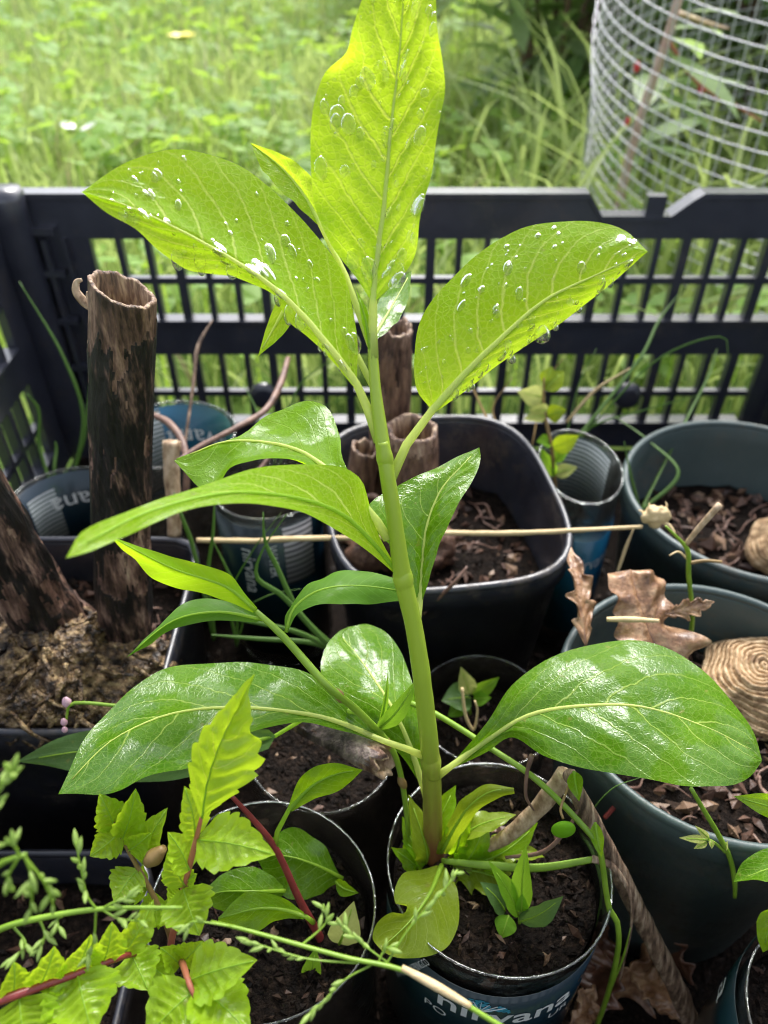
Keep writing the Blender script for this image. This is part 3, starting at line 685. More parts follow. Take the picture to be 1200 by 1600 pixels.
def nursery_pot(c, rx, ry, zr, ex, m, label, taper=.80, lip=.004, rot=0, soilz=.8, sseed=1, crumbs=300, chips=60, chip_len=.007, name='plant_pot', group=None):
    r = thing(name, label, 'pot', (c[0], c[1], FL), group)
    zb = FL+.0005; g = rx
    def pr(f, z): return (f, z)
    t = .0013/rx
    lz = lip*2.6
    prof = [(.02, zb), (taper-.03, zb), (taper, zb+.003), (.955, zr-lz-.001), (.99, zr-lz), (.995, zr-.001), (.985, zr), (.95, zr), (.94, zr-.0015), (.93, zr-lz), (.925, zr-lz-.004), (taper-t, zb+.006), (.02, zb+.004)]
    V, Fc = lathe(prof, 64, ex, c, rx, ry, rot, close=False)
    mk('wall', V, Fc, m, r)
    # rolled rim
    Vr, Fr = [], []
    prof = [(.99, zr-.0012), (1.0, zr), (.99, zr+.0016), (.965, zr+.0022), (.945, zr+.0012), (.942, zr-.0004), (.965, zr-.0016), (.99, zr-.0012)]
    Vr, Fr = lathe(prof, 64, ex, c, rx, ry, rot); mk('rim', Vr, Fr, m, r)
    f = taper+(.925-taper)*((soilz*(zr-FL)-.005)/(zr-FL-lz))
    soil(r, c, rx*f*.995, ry*f*.995, FL+soilz*(zr-FL), ex, rot, crumbs=crumbs, chips=chips, seed=sseed, chip_len=chip_len)
    return r
def wraptext(s, size, c, rad, ang, z, parent, m, rot=0, sx=1, sy=1, off=.0008, sp=1.0, name='lettering', gap=0):
    cu = bpy.data.curves.new('t', 'FONT'); cu.body = s; cu.size = size; cu.align_x = 'CENTER'; cu.resolution_u = 3; cu.space_character = sp
    if gap: cu.offset = gap
    ob = bpy.data.objects.new('t', cu); COL.objects.link(ob)
    dg = bpy.context.evaluated_depsgraph_get(); dg.update(); me = bpy.data.meshes.new_from_object(ob.evaluated_get(dg))
    bpy.data.objects.remove(ob); V = []
    ca, sa = math.cos(R(rot)), math.sin(R(rot))
    for v in me.vertices:
        x, y = v.co.x*ca-v.co.y*sa, v.co.x*sa+v.co.y*ca
        a = R(ang)+x/rad; V.append(Vector((c[0]+(rad+off)*math.cos(a)*sx, c[1]+(rad+off)*math.sin(a)*sy, z+y)))
    Fc = [tuple(p.vertices) for p in me.polygons]; bpy.data.meshes.remove(me); bpy.data.curves.remove(cu)
    return mk(name, V, Fc, m, parent, smooth=False)
def wrap_sheet(name, c, rad, a0, a1, z0, z1, parent, m, sx=1, sy=1, off=.0004, n=28, slope=0.):
    V, Fc, UV = [], [], []
    for i in range(n+1):
        a = R(a0+(a1-a0)*i/n)
        for j, o_ in enumerate((off, off+.00012)):
            for z in (z0+slope*i/n, z1+slope*i/n): V.append(Vector((c[0]+(rad+o_)*math.cos(a)*sx, c[1]+(rad+o_)*math.sin(a)*sy, z))); UV.append((i/n, (z-z0)/(z1-z0)))
    for i in range(n):
        k = i*4
        Fc += [(k+2, k+6, k+7, k+3), (k, k+1, k+5, k+4), (k+1, k+3, k+7, k+5), (k, k+4, k+6, k+2)]
    return mk(name, V, Fc, m, parent, UV)
def bottle(c, rad, zr, label, sx=1, sy=1, wob=.022, ph=0, soilz=None, sseed=1, crumbs=160, chips=24, group=None, z0=FL):
    r = thing('cut_bottle', label, 'bottle', (c[0], c[1], z0), group)
    t = .00045; zb = z0+.0006; h = zr-zb
    prof = [(.3*rad, zb+.003), (.75*rad, zb), (.93*rad, zb+.004), (.985*rad, zb+.012)]
    for k in range(9):
        z = zb+.016+(h-.018)*k/8; prof.append((rad*(1-.006*(k % 2)), z))
    prof += [(rad, zr), (rad-t*.5, zr+.0003), (rad-t, zr), (rad-t, zb+.013), (.92*rad-t, zb+.0045), (.3*rad, zb+.0045)]
    V, Fc = lathe(prof, 56, 2, c, sx, sy, 0, wob, ph); mk('wall', V, Fc, M['clear'], r)
    V, Fc = lathe([(rad+.0001, zr-.0004), (rad+.0002, zr+.0001), (rad, zr+.0004), (rad-.0005, zr+.0003), (rad-.0005, zr-.0003), (rad+.0001, zr-.0004)], 56, 2, c, sx, sy, 0, wob, ph)
    mk('cut_edge', V, Fc, M['clear'], r)
    if soilz:
        soil(r, c, (rad-.0009)*sx*(1-wob), (rad-.0009)*sy*(1-wob), soilz, amp=.003, crumbs=crumbs, chips=chips, seed=sseed, chip_len=.005)
        V, Fc = lathe([(rad*.98-.0012, soilz+.0005), (rad*.975-.001, zb+.014), (.9*rad, zb+.006), (.01, zb+.006)], 48, 2, c, sx, sy, 0, wob*.8, ph)
        mk('soil_column', V, Fc, M['soil'], r)
    return r
# green pots
gp1 = nursery_pot((.190, .306), .067, .067, .115, 2.0, M['potgreen'], 'round dark green pot with bark mulch behind the brown oak leaf', soilz=.62, sseed=3, crumbs=200, chips=260, chip_len=.011)
gp2 = nursery_pot((.121, .169), .0575, .0575, .130, 2.0, M['potgreen'], 'round dark green pot under the big glossy leaf holding a coiled tan root', soilz=.74, sseed=4, crumbs=300, chips=200, chip_len=.009)
# black pots
bp1 = nursery_pot((.027, .288), .056, .066, .130, 3.4, M['potblack'], 'black rounded-square pot with cut hollow stalks behind the pokeweed stem', soilz=.66, sseed=5, crumbs=260, chips=180, chip_len=.009, rot=R(8))
sp1 = nursery_pot((-.137, .2135), .0535, .0535, .120, 9, M['potblack'], 'square black pot holding a gnarled root crown with tall cut stalks', soilz=.80, sseed=6, crumbs=420, chips=150, taper=.84, chip_len=.008)
sp2 = nursery_pot((-.138, .091), .052, .052, .070, 9, M['potblack'], 'low square black pot under the bright jagged creeper leaves', soilz=.72, sseed=7, crumbs=500, chips=70, taper=.84)
# cut bottles
mainb = bottle((.036, .115), .0345, .120, 'clear cut bottle with teal printed label holding the tall pokeweed', soilz=.106, sseed=8, ph=1.0, crumbs=420, chips=50)
b2 = bottle((-.037, .102), .0335, .120, 'clear unlabelled cut bottle holding a red-stemmed seedling', soilz=.100, sseed=9, ph=.3, crumbs=420, chips=40)
b3 = bottle((-.0245, .172), .030, .100, 'clear cut bottle under the hollow cut stick behind the red-stemmed seedling', soilz=.090, sseed=10, ph=2)
b4 = bottle((.042, .194), .028, .090, 'dark clear cut bottle behind the pokeweed with tiny pale seedlings inside', soilz=.072, sseed=12, ph=1.4)
b5 = bottle((.137, .073), .031, .105, 'crumpled clear cut bottle in front of the green pot, white letter on its dark label', soilz=.085, sseed=13, ph=.6, wob=.03)
b6 = bottle((-.057, .300), .027, .126, 'cut bottle with barcode label between the square pot and rounded black pot', soilz=.08, sseed=14, ph=0, chips=60)
b7 = bottle((.102, .322), .033, .122, 'crushed cut bottle with blue label between black pot and green pot', sx=.62, sy=1, soilz=.075, sseed=15)
b8 = bottle((-.165, .312), .033, .104, 'cut bottle with upside-down dark label directly behind the square root-crown pot', soilz=.045, sseed=16, chips=60)
b9 = bottle((-.112, .340), .032, .130, 'cut bottle with bright teal label against the slotted crate wall', soilz=.05, sseed=17, chips=60)
# labels
c, rd = (.036, .115), .0345
lb = wrap_sheet('label', c, rd*1.004, -172, -22, .034, .1085, mainb, M['label'], off=.0007, slope=.004)
wraptext('nirvana', .0150, c, rd, -88, .0895, mainb, M['white'], off=.0012, gap=.0002)
wraptext('PO', .0062, c, rd, -124, .0815, mainb, M['white'], off=.0012)
wraptext('UR', .0062, c, rd, -58, .0815, mainb, M['white'], off=.0012)
wraptext('WWW.NIRVANASPRING.CO', .0034, c, rd, -140, .093, mainb, M['white'], rot=72, off=.0012)
for k, tx in enumerate(('IN A FOREST', 'OCCURRING')):
    wraptext(tx, .0026, c, rd, -149-k*7, .099-.004*k, mainb, M['white'], rot=72, off=.0012)
V, Fc = [], []
rn = random.Random(3)
for q in range(70):
    u, v = rn.uniform(-1, 1), rn.uniform(0, 1)
    if u*u+(v*1.0)**2 > 1 or (v < .12 and abs(u) < .3): continue
    k = len(V); a0 = rn.uniform(-.6, .6)+1.2*u; x0, y0 = u*.0085, v*.0075
    for s in range(8):
        th = s*math.pi/4; x = x0+math.cos(th)*.00095*math.cos(a0)-math.sin(th)*.0005*math.sin(a0); y = y0+math.cos(th)*.00095*math.sin(a0)+math.sin(th)*.0005*math.cos(a0)
        an = R(-102)+x/rd; V.append((c[0]+(rd+.0012)*math.cos(an), c[1]+(rd+.0012)*math.sin(an), .0985+y))
    Fc.append(tuple(range(k, k+8)))
mk('tree_emblem', V, Fc, M['aqua'], mainb, smooth=False)
tr = MB()
for q in range(7):
    e = (q-3)/3; pth = []
    for s in range(6):
        f = s/5; x = e*.007*f**1.4; y = -.002+.0085*f*(1-.25*abs(e)); an = R(-102)+x/rd; pth.append((c[0]+(rd+.0013)*math.cos(an), c[1]+(rd+.0013)*math.sin(an), .0985+y))
    tr.add(tube(pth, [.00022, .0001], 5))
tr.mk('tree_trunk_emblem', M['white'], mainb)
wrap_sheet('label', (.137, .073), .0315, 120, 235, .05, .100, b5, M['label'], off=.0016)
wraptext('a', .016, (.137, .073), .0315, 150, .082, b5, M['white'], rot=0, off=.0024); wraptext('n', .016, (.137, .073), .0315, 172, .076, b5, M['white'], off=.0024)
wrap_sheet('label', (-.057, .300), .027, -175, -20, .03, .121, b6, M['label'], off=.0008)
wraptext('nirvana', .0105, (-.057, .300), .027, -116, .092, b6, M['white'], rot=-90, off=.0012)
wraptext('WATER', .0062, (-.057, .300), .027, -88, .100, b6, M['white'], rot=-90, off=.0012)
wrap_sheet('barcode', (-.057, .300), .027, -72, -40, .083, .1205, b6, M['barcode'], off=.0013)
wrap_sheet('label', (.102, .322), .033, -170, -10, .03, .098, b7, M['labelg'], sx=.62, off=.0008)
wraptext('nirvana', .0125, (.102, .322), .033, -70, .078, b7, M['white'], sx=.62, off=.0013)
wrap_sheet('facts_panel', (.102, .322), .0315, 15, 110, .075, .119, b7, M['facts'], sx=.62, off=-.0008)
def inside_text(tx, size, c, rad, ang, z, parent, m):
    """print seen on the inner side of the far wall, upside down"""
    o = wraptext(tx, size, c, rad, 0, 0, parent, m, rot=0, off=0)
    for v in o.data.vertices:
        a = math.atan2(v.co.y-c[1], v.co.x-c[0]); h = v.co.z
        v.co = (c[0]+rad*math.cos(R(ang)+a), c[1]+rad*math.sin(R(ang)+a), z-h)
    return o
for cc, rr_, bb, zz, mm in (((-.165, .312), .033, b8, .104, 'label'), ((-.112, .340), .032, b9, .130, 'labelg')):
    wrap_sheet('label', cc, rr_-.0012, 15, 165, zz-.06, zz-.0015, bb, M[mm], off=-.0004)
    inside_text('nirvana', .0165, cc, rr_-.0022, 92 if bb is b8 else 70, zz-(.016 if bb is b8 else .018), bb, M['white'])
wrap_sheet('facts_panel', (-.112, .340), .032-.0020, 118, 160, .075, .128, b9, M['facts'], off=-.0002)
wrap_sheet('facts_panel', (-.165, .312), .033-.0020, 128, 160, .06, .095, b8, M['facts'], off=-.0002)
# ------------------------------------------------------------------ cut stalks and root crown
def hollow(name, parent, p0, p1, r0, r1, wall, depth, m, seg=28, n=26, wob=.10, ragged=.003, innerm=None, bow=(0, 0, 0), slant=0, peel=None):
    p0, p1 = Vector(p0), Vector(p1); ax = (p1-p0); L = ax.length; t = ax.normalized(); a = t.orthogonal().normalized(); b = t.cross(a)
    V, Fc = [], []
    def bare(f, th):
        if not peel: return False
        q = Vector((math.cos(th)*1.4, math.sin(th)*1.4, f*L*26)); g = noise.noise(q*1.3+Vector((peel, 0, 0)))+.6*noise.noise(q*3.1)+.35*noise.noise(q*7)
        return f+.10*g > .885 or g > .52 or (.20 < f+.06*g < .36 and g > .02)
    def ring(f, r, rag, dv=0):
        p = p0+ax*f+Vector(bow)*math.sin(math.pi*f)
        for k in range(seg):
            th = 2*math.pi*k/seg; cs, sn = math.cos(th), math.sin(th)
            q = r*(1+wob*(noise.noise(Vector((cs*2+p0.x*99, sn*2, f*L*60)))+.6*noise.noise(Vector((cs*6, sn*6+p0.y*77, f*L*45)))))
            if bare(f, th): q -= .00035
            z = rag*(noise.noise(Vector((cs*2.2+5, sn*2.2, p0.x*70)))+.5*noise.noise(Vector((cs*7, sn*7, 2))))
            w3 = a*(q*cs)+b*(q*sn); V.append(p+w3+t*(z+dv-slant*w3.x*max(0, f-.8)/.2))
    for i in range(n+1):
        f = i/n; ring(f, r0+(r1-r0)*f, ragged*max(0, f-.85)/.15)
    no = n+1
    ring(1, r1-wall*.5, ragged, .0004); ring(1, r1-wall, ragged, -.0003); ring(1-depth/L*.5, r1-wall*1.1, 0); ring(1-depth/L, r1-wall*1.3, 0)
    tot = no+4
    for i in range(tot-1):
        for k in range(seg): Fc.append((i*seg+k, i*seg+(k+1) % seg, (i+1)*seg+(k+1) % seg, (i+1)*seg+k))
    Fc.append(tuple((tot-1)*seg+k for k in range(seg)))
    mi = [2 if bare((i+.5)/n, 2*math.pi*(k+.5)/seg) else 0 for i in range(n) for k in range(seg)]+[1]*((tot-1-n)*seg+1)
    return mk(name, V, Fc, None, parent, mats=[m, innerm or M['pith'], M['peeled']], mi=mi)
rc = thing('root_crown', 'gnarled tan root crown with two charred hollow stalks in the square pot', 'root', (-.118, .198, .09))
def lump(name, parent, c, rx, ry, rz, m, amp=.25, sc=60, seg=56, rings=36, seed=0):
    V, Fc = [], []
    for i in range(rings+1):
        ph = math.pi*i/rings
        for k in range(seg):
            th = 2*math.pi*k/seg; d = Vector((math.sin(ph)*math.cos(th), math.sin(ph)*math.sin(th), math.cos(ph)))
            p = Vector((d.x*rx, d.y*ry, d.z*rz)); q = p*sc+Vector((seed, seed, 0))
            f = 1+amp*(noise.noise(q)+.55*noise.noise(q*2.3)+.35*noise.noise(q*5.1)+.2*noise.noise(q*10))
            V.append(Vector(c)+p*f)
    for i in range(rings):
        for k in range(seg): Fc.append((i*seg+k, (i+1)*seg+k, (i+1)*seg+(k+1) % seg, i*seg+(k+1) % seg))
    return mk(name, V, Fc, m, parent)
lump('crown', rc, (-.124, .190, .110), .037, .027, .026, M['crown'], .26, 70, 80, 50, 3)
lump('crown', rc, (-.148, .212, .114), .022, .02, .022, M['crown'], .26, 80, 56, 36, 9)
rn = random.Random(33)
for k in range(26):
    th = rn.uniform(0, 6.28); ph = rn.uniform(.1, 1.3); g = rn.uniform(.94, 1.06); r_ = rn.uniform(.003, .0075)
    lump('knob', rc, (-.124+.037*g*math.sin(ph)*math.cos(th), .190+.027*g*math.sin(ph)*math.sin(th), .110+.026*g*math.cos(ph)), r_, r_*rn.uniform(.6, 1), r_*rn.uniform(.5, .9), M['crown'], .4, 170, 28, 18, k)
q = P(119, 1040, .312); lump('knob', rc, q, .0055, .0055, .005, M['crown'], .08, 200, 24, 16, 5)
V, Fc = lathe([(.0032, 0), (.0036, .0012), (.002, .0018), (.0011, .0004), (.0003, -.001)], 16)
B = (Vector((0, 0, CZ))-q).to_track_quat('Z', 'Y').to_matrix().to_4x4(); B.translation = q+(Vector((0, 0, CZ))-q).normalized()*.0048
mk('knob', [B @ v for v in V], Fc, M['coil'], rc)
sb, st = P(196, 985, y=.206), P(192, 452, y=.2136)
hollow('stalk', rc, sb, st, .0105, .0098, .0015, .03, M['bark'], bow=(-.0012, 0, 0), n=150, ragged=.0009, seg=96, wob=.05, slant=.28, peel=2.3)
hollow('stalk', rc, P(85, 985, y=.204), P(-95, 690, y=.202), .0128, .0115, .002, .02, M['bark'], n=90, wob=.14, seg=72, peel=7.7)
T('peel', rc, [(141, 480, .2290), (130, 470, .2285), (119, 455, .228), (120, 441, .2275), (128, 437, .2272)], [.0012, .0014, .0012, .0009, .0005], M['drytan'], flat=.4)
T('peel', rc, [(146, 478, .2245), (138, 462, .224), (136, 455, .2235)], [.0013, .0008, .0002], M['drytan'], flat=.3)
T('peel', rc, [(22, 838, .285), (34, 822, .284), (38, 832, .283)], [.0012, .0022, .0008], M['drytan'], flat=.5)
rn = random.Random(8)
for k in range(16):
    a = rn.uniform(0, 6.28); p = Vector((-.128+.03*math.cos(a), .192+.024*math.sin(a), .103)); e = p+Vector((math.cos(a)*rn.uniform(.008, .02), math.sin(a)*rn.uniform(.006, .016), rn.uniform(-.006, .008)))
    V, Fc = tube([p, p.lerp(e, .5)+Vector((0, 0, rn.uniform(-.003, .005))), e], [.0009, .0006, .0003], 5, 8); mk('rootlet', V, Fc, M['twig'], rc)
fb = MB(); rn = random.Random(21)
for k in range(55):
    th = rn.uniform(0, 6.28); ph = rn.uniform(.15, 1.35); ln = rn.uniform(.25, .7); dth = rn.uniform(-.5, .5); pp = []
    for q in range(5):
        f = q/4; t2, p2 = th+dth*f, ph+ln*f; g = 1.04+.10*rn.random()
        pp.append((-.124+.038*g*math.sin(p2)*math.cos(t2), .190+.028*g*math.sin(p2)*math.sin(t2), .110+.027*g*math.cos(p2)))
    fb.add(tube(pp, [.0011, .0009, .0005], 5, 10, wob=.5))
o = fb.mk('root_fibres', M['crown'], rc, smooth=True); o['kind'] = 'stuff'
rs = thing('stalk_stump', 'cluster of cut brown hollow stalks standing in the rounded black pot', 'stump', (.008, .292, .088))
hollow('stalk', rs, P(600, 790, y=.302), P(617, 512, y=.302), .0088, .0085, .0022, .006, M['barkbrown'], n=60, seg=48, wob=.14, peel=1.1)
hollow('stalk', rs, P(640, 830, y=.278), P(644, 668, y=.278), .0125, .0118, .0022, .016, M['barkbrown'], n=50, seg=60, wob=.12, ragged=.0016, peel=4.4)
hollow('stalk', rs, P(560, 770, y=.292), P(572, 700, y=.292), .0075, .007, .0018, .008, M['barkbrown'], n=14, wob=.12, ragged=.002)
lump('crown', rs, P(630, 850, z=.094), .026, .022, .016, M['barkbrown'], .3, 70, 48, 30, 2)
hs_ = tag(hollow('cut_stick', None, P(440, 1108, .262), P(602, 1192, .236), .0046, .0050, .0012, .012, M['barkgrey'], n=60, wob=.10, ragged=.004, innerm=M['drytan'], seg=40, peel=5.1), 'dark hollow cut stick with pale split end lying over a cut bottle', 'stick')
# coils
def coil(px, py, z, rad, hgt, label, tiltx=0):
    c = P(px, py, z=z); r = thing('coiled_root', label, 'root', c); n = 12; prof = [(.0004, hgt*.93)]
    rn = random.Random(px)
    for i in range(n):
        f = (i+1)/n; rr = rad*f; zz = hgt*(1-f**2.6*.62)+rn.uniform(-.0007, .0007); w_ = rad/n
        prof += [(rr-w_*.86, zz-.0014), (rr-w_*.70, zz+.0004), (rr-w_*.42, zz+.0008), (rr-w_*.14, zz+.0002), (rr-w_*.04, zz-.0018)]
    for i in range(6): zz = hgt*.34*(1-(i+.5)/6); prof += [(rad*(1.0-.015*i), zz+.0012), (rad*(1.03-.015*i+rn.uniform(-.03, .03)), zz), (rad*(.93-.015*i), zz-.0012)]
    V, Fc = lathe(prof, 60, 2); Q = Matrix.Rotation(R(tiltx), 4, 'X')
    W = []
    for v in V:
        rr = math.hypot(v.x, v.y); a = math.atan2(v.y, v.x)
        s = 1+.20*noise.noise(Vector((math.cos(a)*1.3, math.sin(a)*1.3, rr*60)))+.035*noise.noise(Vector((math.cos(a)*5, math.sin(a)*5, rr*260)))
        W.append(c+Q @ Vector((v.x*s, v.y*s, v.z+.0030*noise.noise(Vector((v.x*70, v.y*70, 4)))+.0010*noise.noise(Vector((v.x*190, v.y*190, 7)))+.0006*noise.noise(Vector((v.x*400, v.y*400, 2))))))
    mk('coil_layers', W, Fc, M['coil'], r)
coil(1170, 1078, .101, .0222, .019, 'coiled tan layered root on the soil of the nearer green pot', 6)
coil(1212, 860, .081, .017, .016, 'small coiled brown root at the edge of the mulch in the far green pot', 25)
# ------------------------------------------------------------------ the pokeweed
SB = P(678, 1338, .2565)
pk = thing('pokeweed_plant', 'tall pokeweed with thick green stem and wet broad leaves in labelled bottle', 'plant', SB)
T('stem', pk, [(679, 1352, .261), (678, 1338, .257), (676, 1270, .243), (673, 1190, .2285), (658, 1050, .2095), (645, 970, .2025), (630, 905, .197), (613, 790, .188), (600, 710, .1835), (588, 620, .1805), (583, 560, .179), (581, 520, .1775)],
  [.0040, .0034, .0030, .0028, .00245, .00235, .00235, .0019, .00185, .0014, .0012, .0009], M['stem'], 16, 90, wob=.07)
for (x, y, d, rr) in ((630, 905, .197, .00285), (673, 1190, .2283, .0034), (601, 716, .1837, .0022)):
    a, b = P(x-3, y-26, d-.0022), P(x+4, y+24, d+.0022); V, Fc = tube([a, P(x, y, d), b], [rr*.55, rr*.93, rr*.60], 16, 17, wob=.10); mk('node', V, Fc, M['stem'], pk)
# 1 upright top leaf
L1 = leaf(pk, 'young', [(583, 470, .1762), (590, 400, .1757), (600, 330, .175), (612, 200, .173), (625, 80, .170), (632, -20, .167), (637, -95, .163)],
     [(580, 472), (552, 428), (515, 380), (492, 320), (485, 240), (490, 165), (508, 112), (540, 84), (548, 50), (565, 0), (595, -50), (637, -95)],
     [(586, 472), (622, 440), (646, 400), (660, 350), (674, 270), (684, 200), (689, 120), (684, 20), (672, -40), (637, -95)], pet=[(583, 560, .179), (582, 520, .1776), (583, 470, .1762)], dl=-.003, dr=-.004, relief=.0014, ruf=.0030, nu=11, n=60, rib=.0009)
# 2 left, 3 right
L2 = leaf(pk, 'young', [(557, 600, .181), (520, 550, .179), (460, 480, .177), (400, 430, .175), (300, 370, .172), (200, 322, .168), (128, 300, .164)],
     [(558, 596), (556, 520), (545, 450), (520, 400), (470, 340), (420, 290), (360, 252), (300, 236), (240, 240), (180, 262), (128, 300)],
     [(552, 604), (515, 562), (480, 522), (448, 498), (425, 460), (370, 436), (330, 428), (290, 420), (250, 393), (212, 358), (168, 333), (128, 300)], pet=[(592, 690, .1835), (575, 640, .182), (557, 600, .181)], dl=.008, dr=.004, relief=.0014, ruf=.0018, nu=11, n=60, rib=.0009)
L3 = leaf(pk, 'young', [(676, 640, .186), (720, 590, .184), (770, 540, .182), (850, 470, .180), (930, 430, .178), (1012, 393, .176)],
     [(674, 640), (652, 610), (648, 560), (655, 505), (690, 450), (740, 402), (800, 364), (860, 347), (920, 345), (975, 358), (1012, 393)],
     [(680, 644), (712, 622), (745, 598), (790, 562), (850, 522), (910, 480), (970, 430), (1012, 393)], pet=[(611, 748, .1862), (635, 695, .187), (676, 640, .186)], dl=.006, dr=.003, relief=.0011, ruf=.0014, nu=11, n=60, rib=.0009)
leaf(pk, 'young', [(500, 350, .187), (475, 305, .187), (440, 262, .187), (391, 223, .187)], [(495, 350), (460, 318), (412, 268), (391, 223)], [(505, 345), (488, 280), (445, 244), (391, 223)], pet=[(579, 540, .181), (540, 430, .186), (500, 350, .187)], dl=-.002, dr=-.002, n=30, nu=6, rib=.0006)
leaf(pk, 'young', [(460, 455, .2), (432, 505, .2), (403, 557, .2)], [(440, 455), (420, 500), (403, 557)], [(470, 475), (445, 520), (403, 557)], pet=[(586, 610, .184), (530, 500, .194), (460, 455, .2)], n=24, nu=5, rib=.0006)
leaf(pk, 'mature', [(582, 530, .181), (600, 500, .186), (620, 465, .192), (643, 423, .198)], [(580, 525, .181), (586, 480, .190), (610, 450, .197), (643, 423, .198)], [(586, 532, .181), (612, 512, .184), (636, 475, .191), (643, 423, .198)], n=30, nu=6, rib=.0005)
sleaf(pk, 'mid', (578, 545, .178), (556, 452, .176), 22, 50, .05, n=20, nu=4)
# 4 glossy curled leaf at left
leaf(pk, 'mid', [(570, 790, .19), (520, 740, .195), (470, 705, .2), (410, 690, .203), (350, 690, .202), (300, 708, .201), (276, 718, .200)],
     [(572, 785, .19), (535, 715, .199), (531, 680, .206), (512, 638, .212), (470, 629, .215), (420, 650, .212), (370, 680, .207), (320, 700, .203), (276, 716, .200)],
     [(565, 795, .19), (520, 748, .19), (470, 726, .192), (400, 716, .194), (360, 728, .194), (336, 764, .195), (316, 764, .195), (290, 738, .198), (272, 720, .200)], pet=[(606, 842, .192), (590, 815, .191), (570, 790, .19)], relief=.0008, ruf=.0025, rib=.0009)
# 5 drooping leaf reaching towards the lens
leaf(pk, 'young', [(618, 891, .197), (580, 845, .188), (530, 800, .178), (450, 775, .165), (350, 770, .152), (230, 800, .141), (150, 840, .134), (103, 872, .13)],
     [(618, 885, .197), (592, 835, .192), (578, 790, .190), (565, 748, .188), (530, 728, .184), (430, 728, .17), (330, 752, .156), (230, 788, .144), (130, 830, .134), (103, 872, .13)],
     [(618, 897, .197), (575, 862, .187), (520, 824, .175), (460, 796, .163), (390, 787, .154), (300, 795, .146), (200, 836, .137), (140, 862, .132), (103, 872, .13)], pet=[(630, 905, .1975), (618, 891, .197)], rib=.0006, ribmat='veing', relief=.0005, ruf=.001)
# 6 dark leaf right of the stem
leaf(pk, 'mature', [(655, 945, .205), (660, 880, .206), (668, 820, .207), (690, 765, .209), (720, 730, .211), (749, 699, .213)],
     [(652, 940, .205), (640, 900, .203), (622, 862, .201), (600, 842, .2), (573, 812, .2), (580, 785, .203), (620, 760, .208), (680, 732, .213), (720, 712, .215), (749, 699, .213)],
     [(658, 945, .205), (672, 900, .203), (688, 850, .202), (705, 812, .202), (726, 772, .205), (746, 735, .209), (751, 715, .212), (749, 699, .213)], pet=[(648, 985, .2045), (652, 965, .205), (655, 945, .205)], relief=.0009, ruf=.0012, rib=.0009)
# 7 big lower-left, 8 behind, 9 big lower-right
leaf(pk, 'mature', [(600, 1158, .165), (520, 1125, .177), (440, 1110, .182), (350, 1105, .183), (260, 1117, .184), (170, 1160, .185), (91, 1241, .182)],
     [(598, 1154, .166), (550, 1105, .175), (510, 1070, .180), (450, 1042, .180), (350, 1033, .179), (260, 1050, .179), (190, 1090, .181), (130, 1160, .183), (91, 1241, .182)],
     [(598, 1162, .164), (540, 1143, .174), (470, 1132, .184), (400, 1148, .187), (330, 1177, .188), (260, 1207, .188), (190, 1235, .187), (130, 1238, .184), (91, 1241, .182)], z=True, pet=[(668, 1184, .2272), (635, 1170, .2235), (600, 1158, .2155)], relief=.0009, ruf=.0022, nu=11, n=54, rib=.0008, nv=7.0, slope=2.4)
leaf(pk, 'mature', [(660, 1225, .240), (640, 1165, .238), (615, 1110, .2365), (590, 1070, .243), (555, 1020, .252), (535, 995, .259), (545, 980, .262)],
     [(655, 1222, .24), (622, 1175, .238), (580, 1140, .236), (530, 1095, .238), (502, 1055, .243), (507, 1015, .250), (528, 988, .259), (545, 979, .262)],
     [(664, 1220, .241), (655, 1140, .239), (646, 1080, .246), (632, 1030, .254), (610, 995, .260), (580, 977, .263), (548, 979, .262)], pet=[(672, 1262, .242), (660, 1225, .240)], relief=.0009, ruf=.002, rib=.0010, nv=7.0, slope=2.4)
leaf(pk, 'mature', [(705, 1197, .152), (770, 1150, .163), (830, 1117, .172), (900, 1104, .177), (1000, 1104, .18), (1100, 1135, .179), (1160, 1165, .176), (1190, 1186, .173)],
     [(705, 1194, .152), (760, 1130, .166), (800, 1070, .174), (850, 1030, .178), (920, 1006, .180), (1000, 1002, .180), (1060, 1020, .179), (1120, 1070, .178), (1168, 1125, .175), (1190, 1186, .173)],
     [(708, 1200, .151), (760, 1175, .158), (800, 1152, .166), (845, 1178, .171), (900, 1197, .173), (1000, 1216, .175), (1080, 1230, .177), (1140, 1228, .175), (1175, 1212, .174), (1190, 1190, .173)], z=True, pet=[(684, 1212, .232), (705, 1197, .2303)], relief=.0009, ruf=.0018, nu=12, n=60, rib=.0009, nv=7.0, slope=2.4)
# base leaves in the bottle
leaf(pk, 'olive', [(690, 1352, .246), (672, 1395, .232), (640, 1440, .223), (596, 1482, .216)],
     [(682, 1352), (650, 1362), (630, 1366), (618, 1386), (619, 1410), (636, 1414), (632, 1427), (608, 1426), (588, 1442), (582, 1465), (596, 1485)],
     [(698, 1356), (714, 1390), (719, 1430), (706, 1470), (680, 1491), (640, 1498), (612, 1494), (596, 1485)], n=44, relief=.0006, ruf=.0016, rib=.0008, ribmat='veing', dl=-.003, dr=-.003)
leaf(pk, 'olive', [(690, 1332, .25), (712, 1290, .241), (735, 1258, .234), (768, 1236, .230), (803, 1233, .228)],
     [(684, 1330), (700, 1285), (722, 1250), (758, 1226), (803, 1231)], [(700, 1334), (728, 1292), (752, 1262), (782, 1246), (804, 1240)], n=26, nu=5, rib=.0006, ribmat='veing', dl=.004)
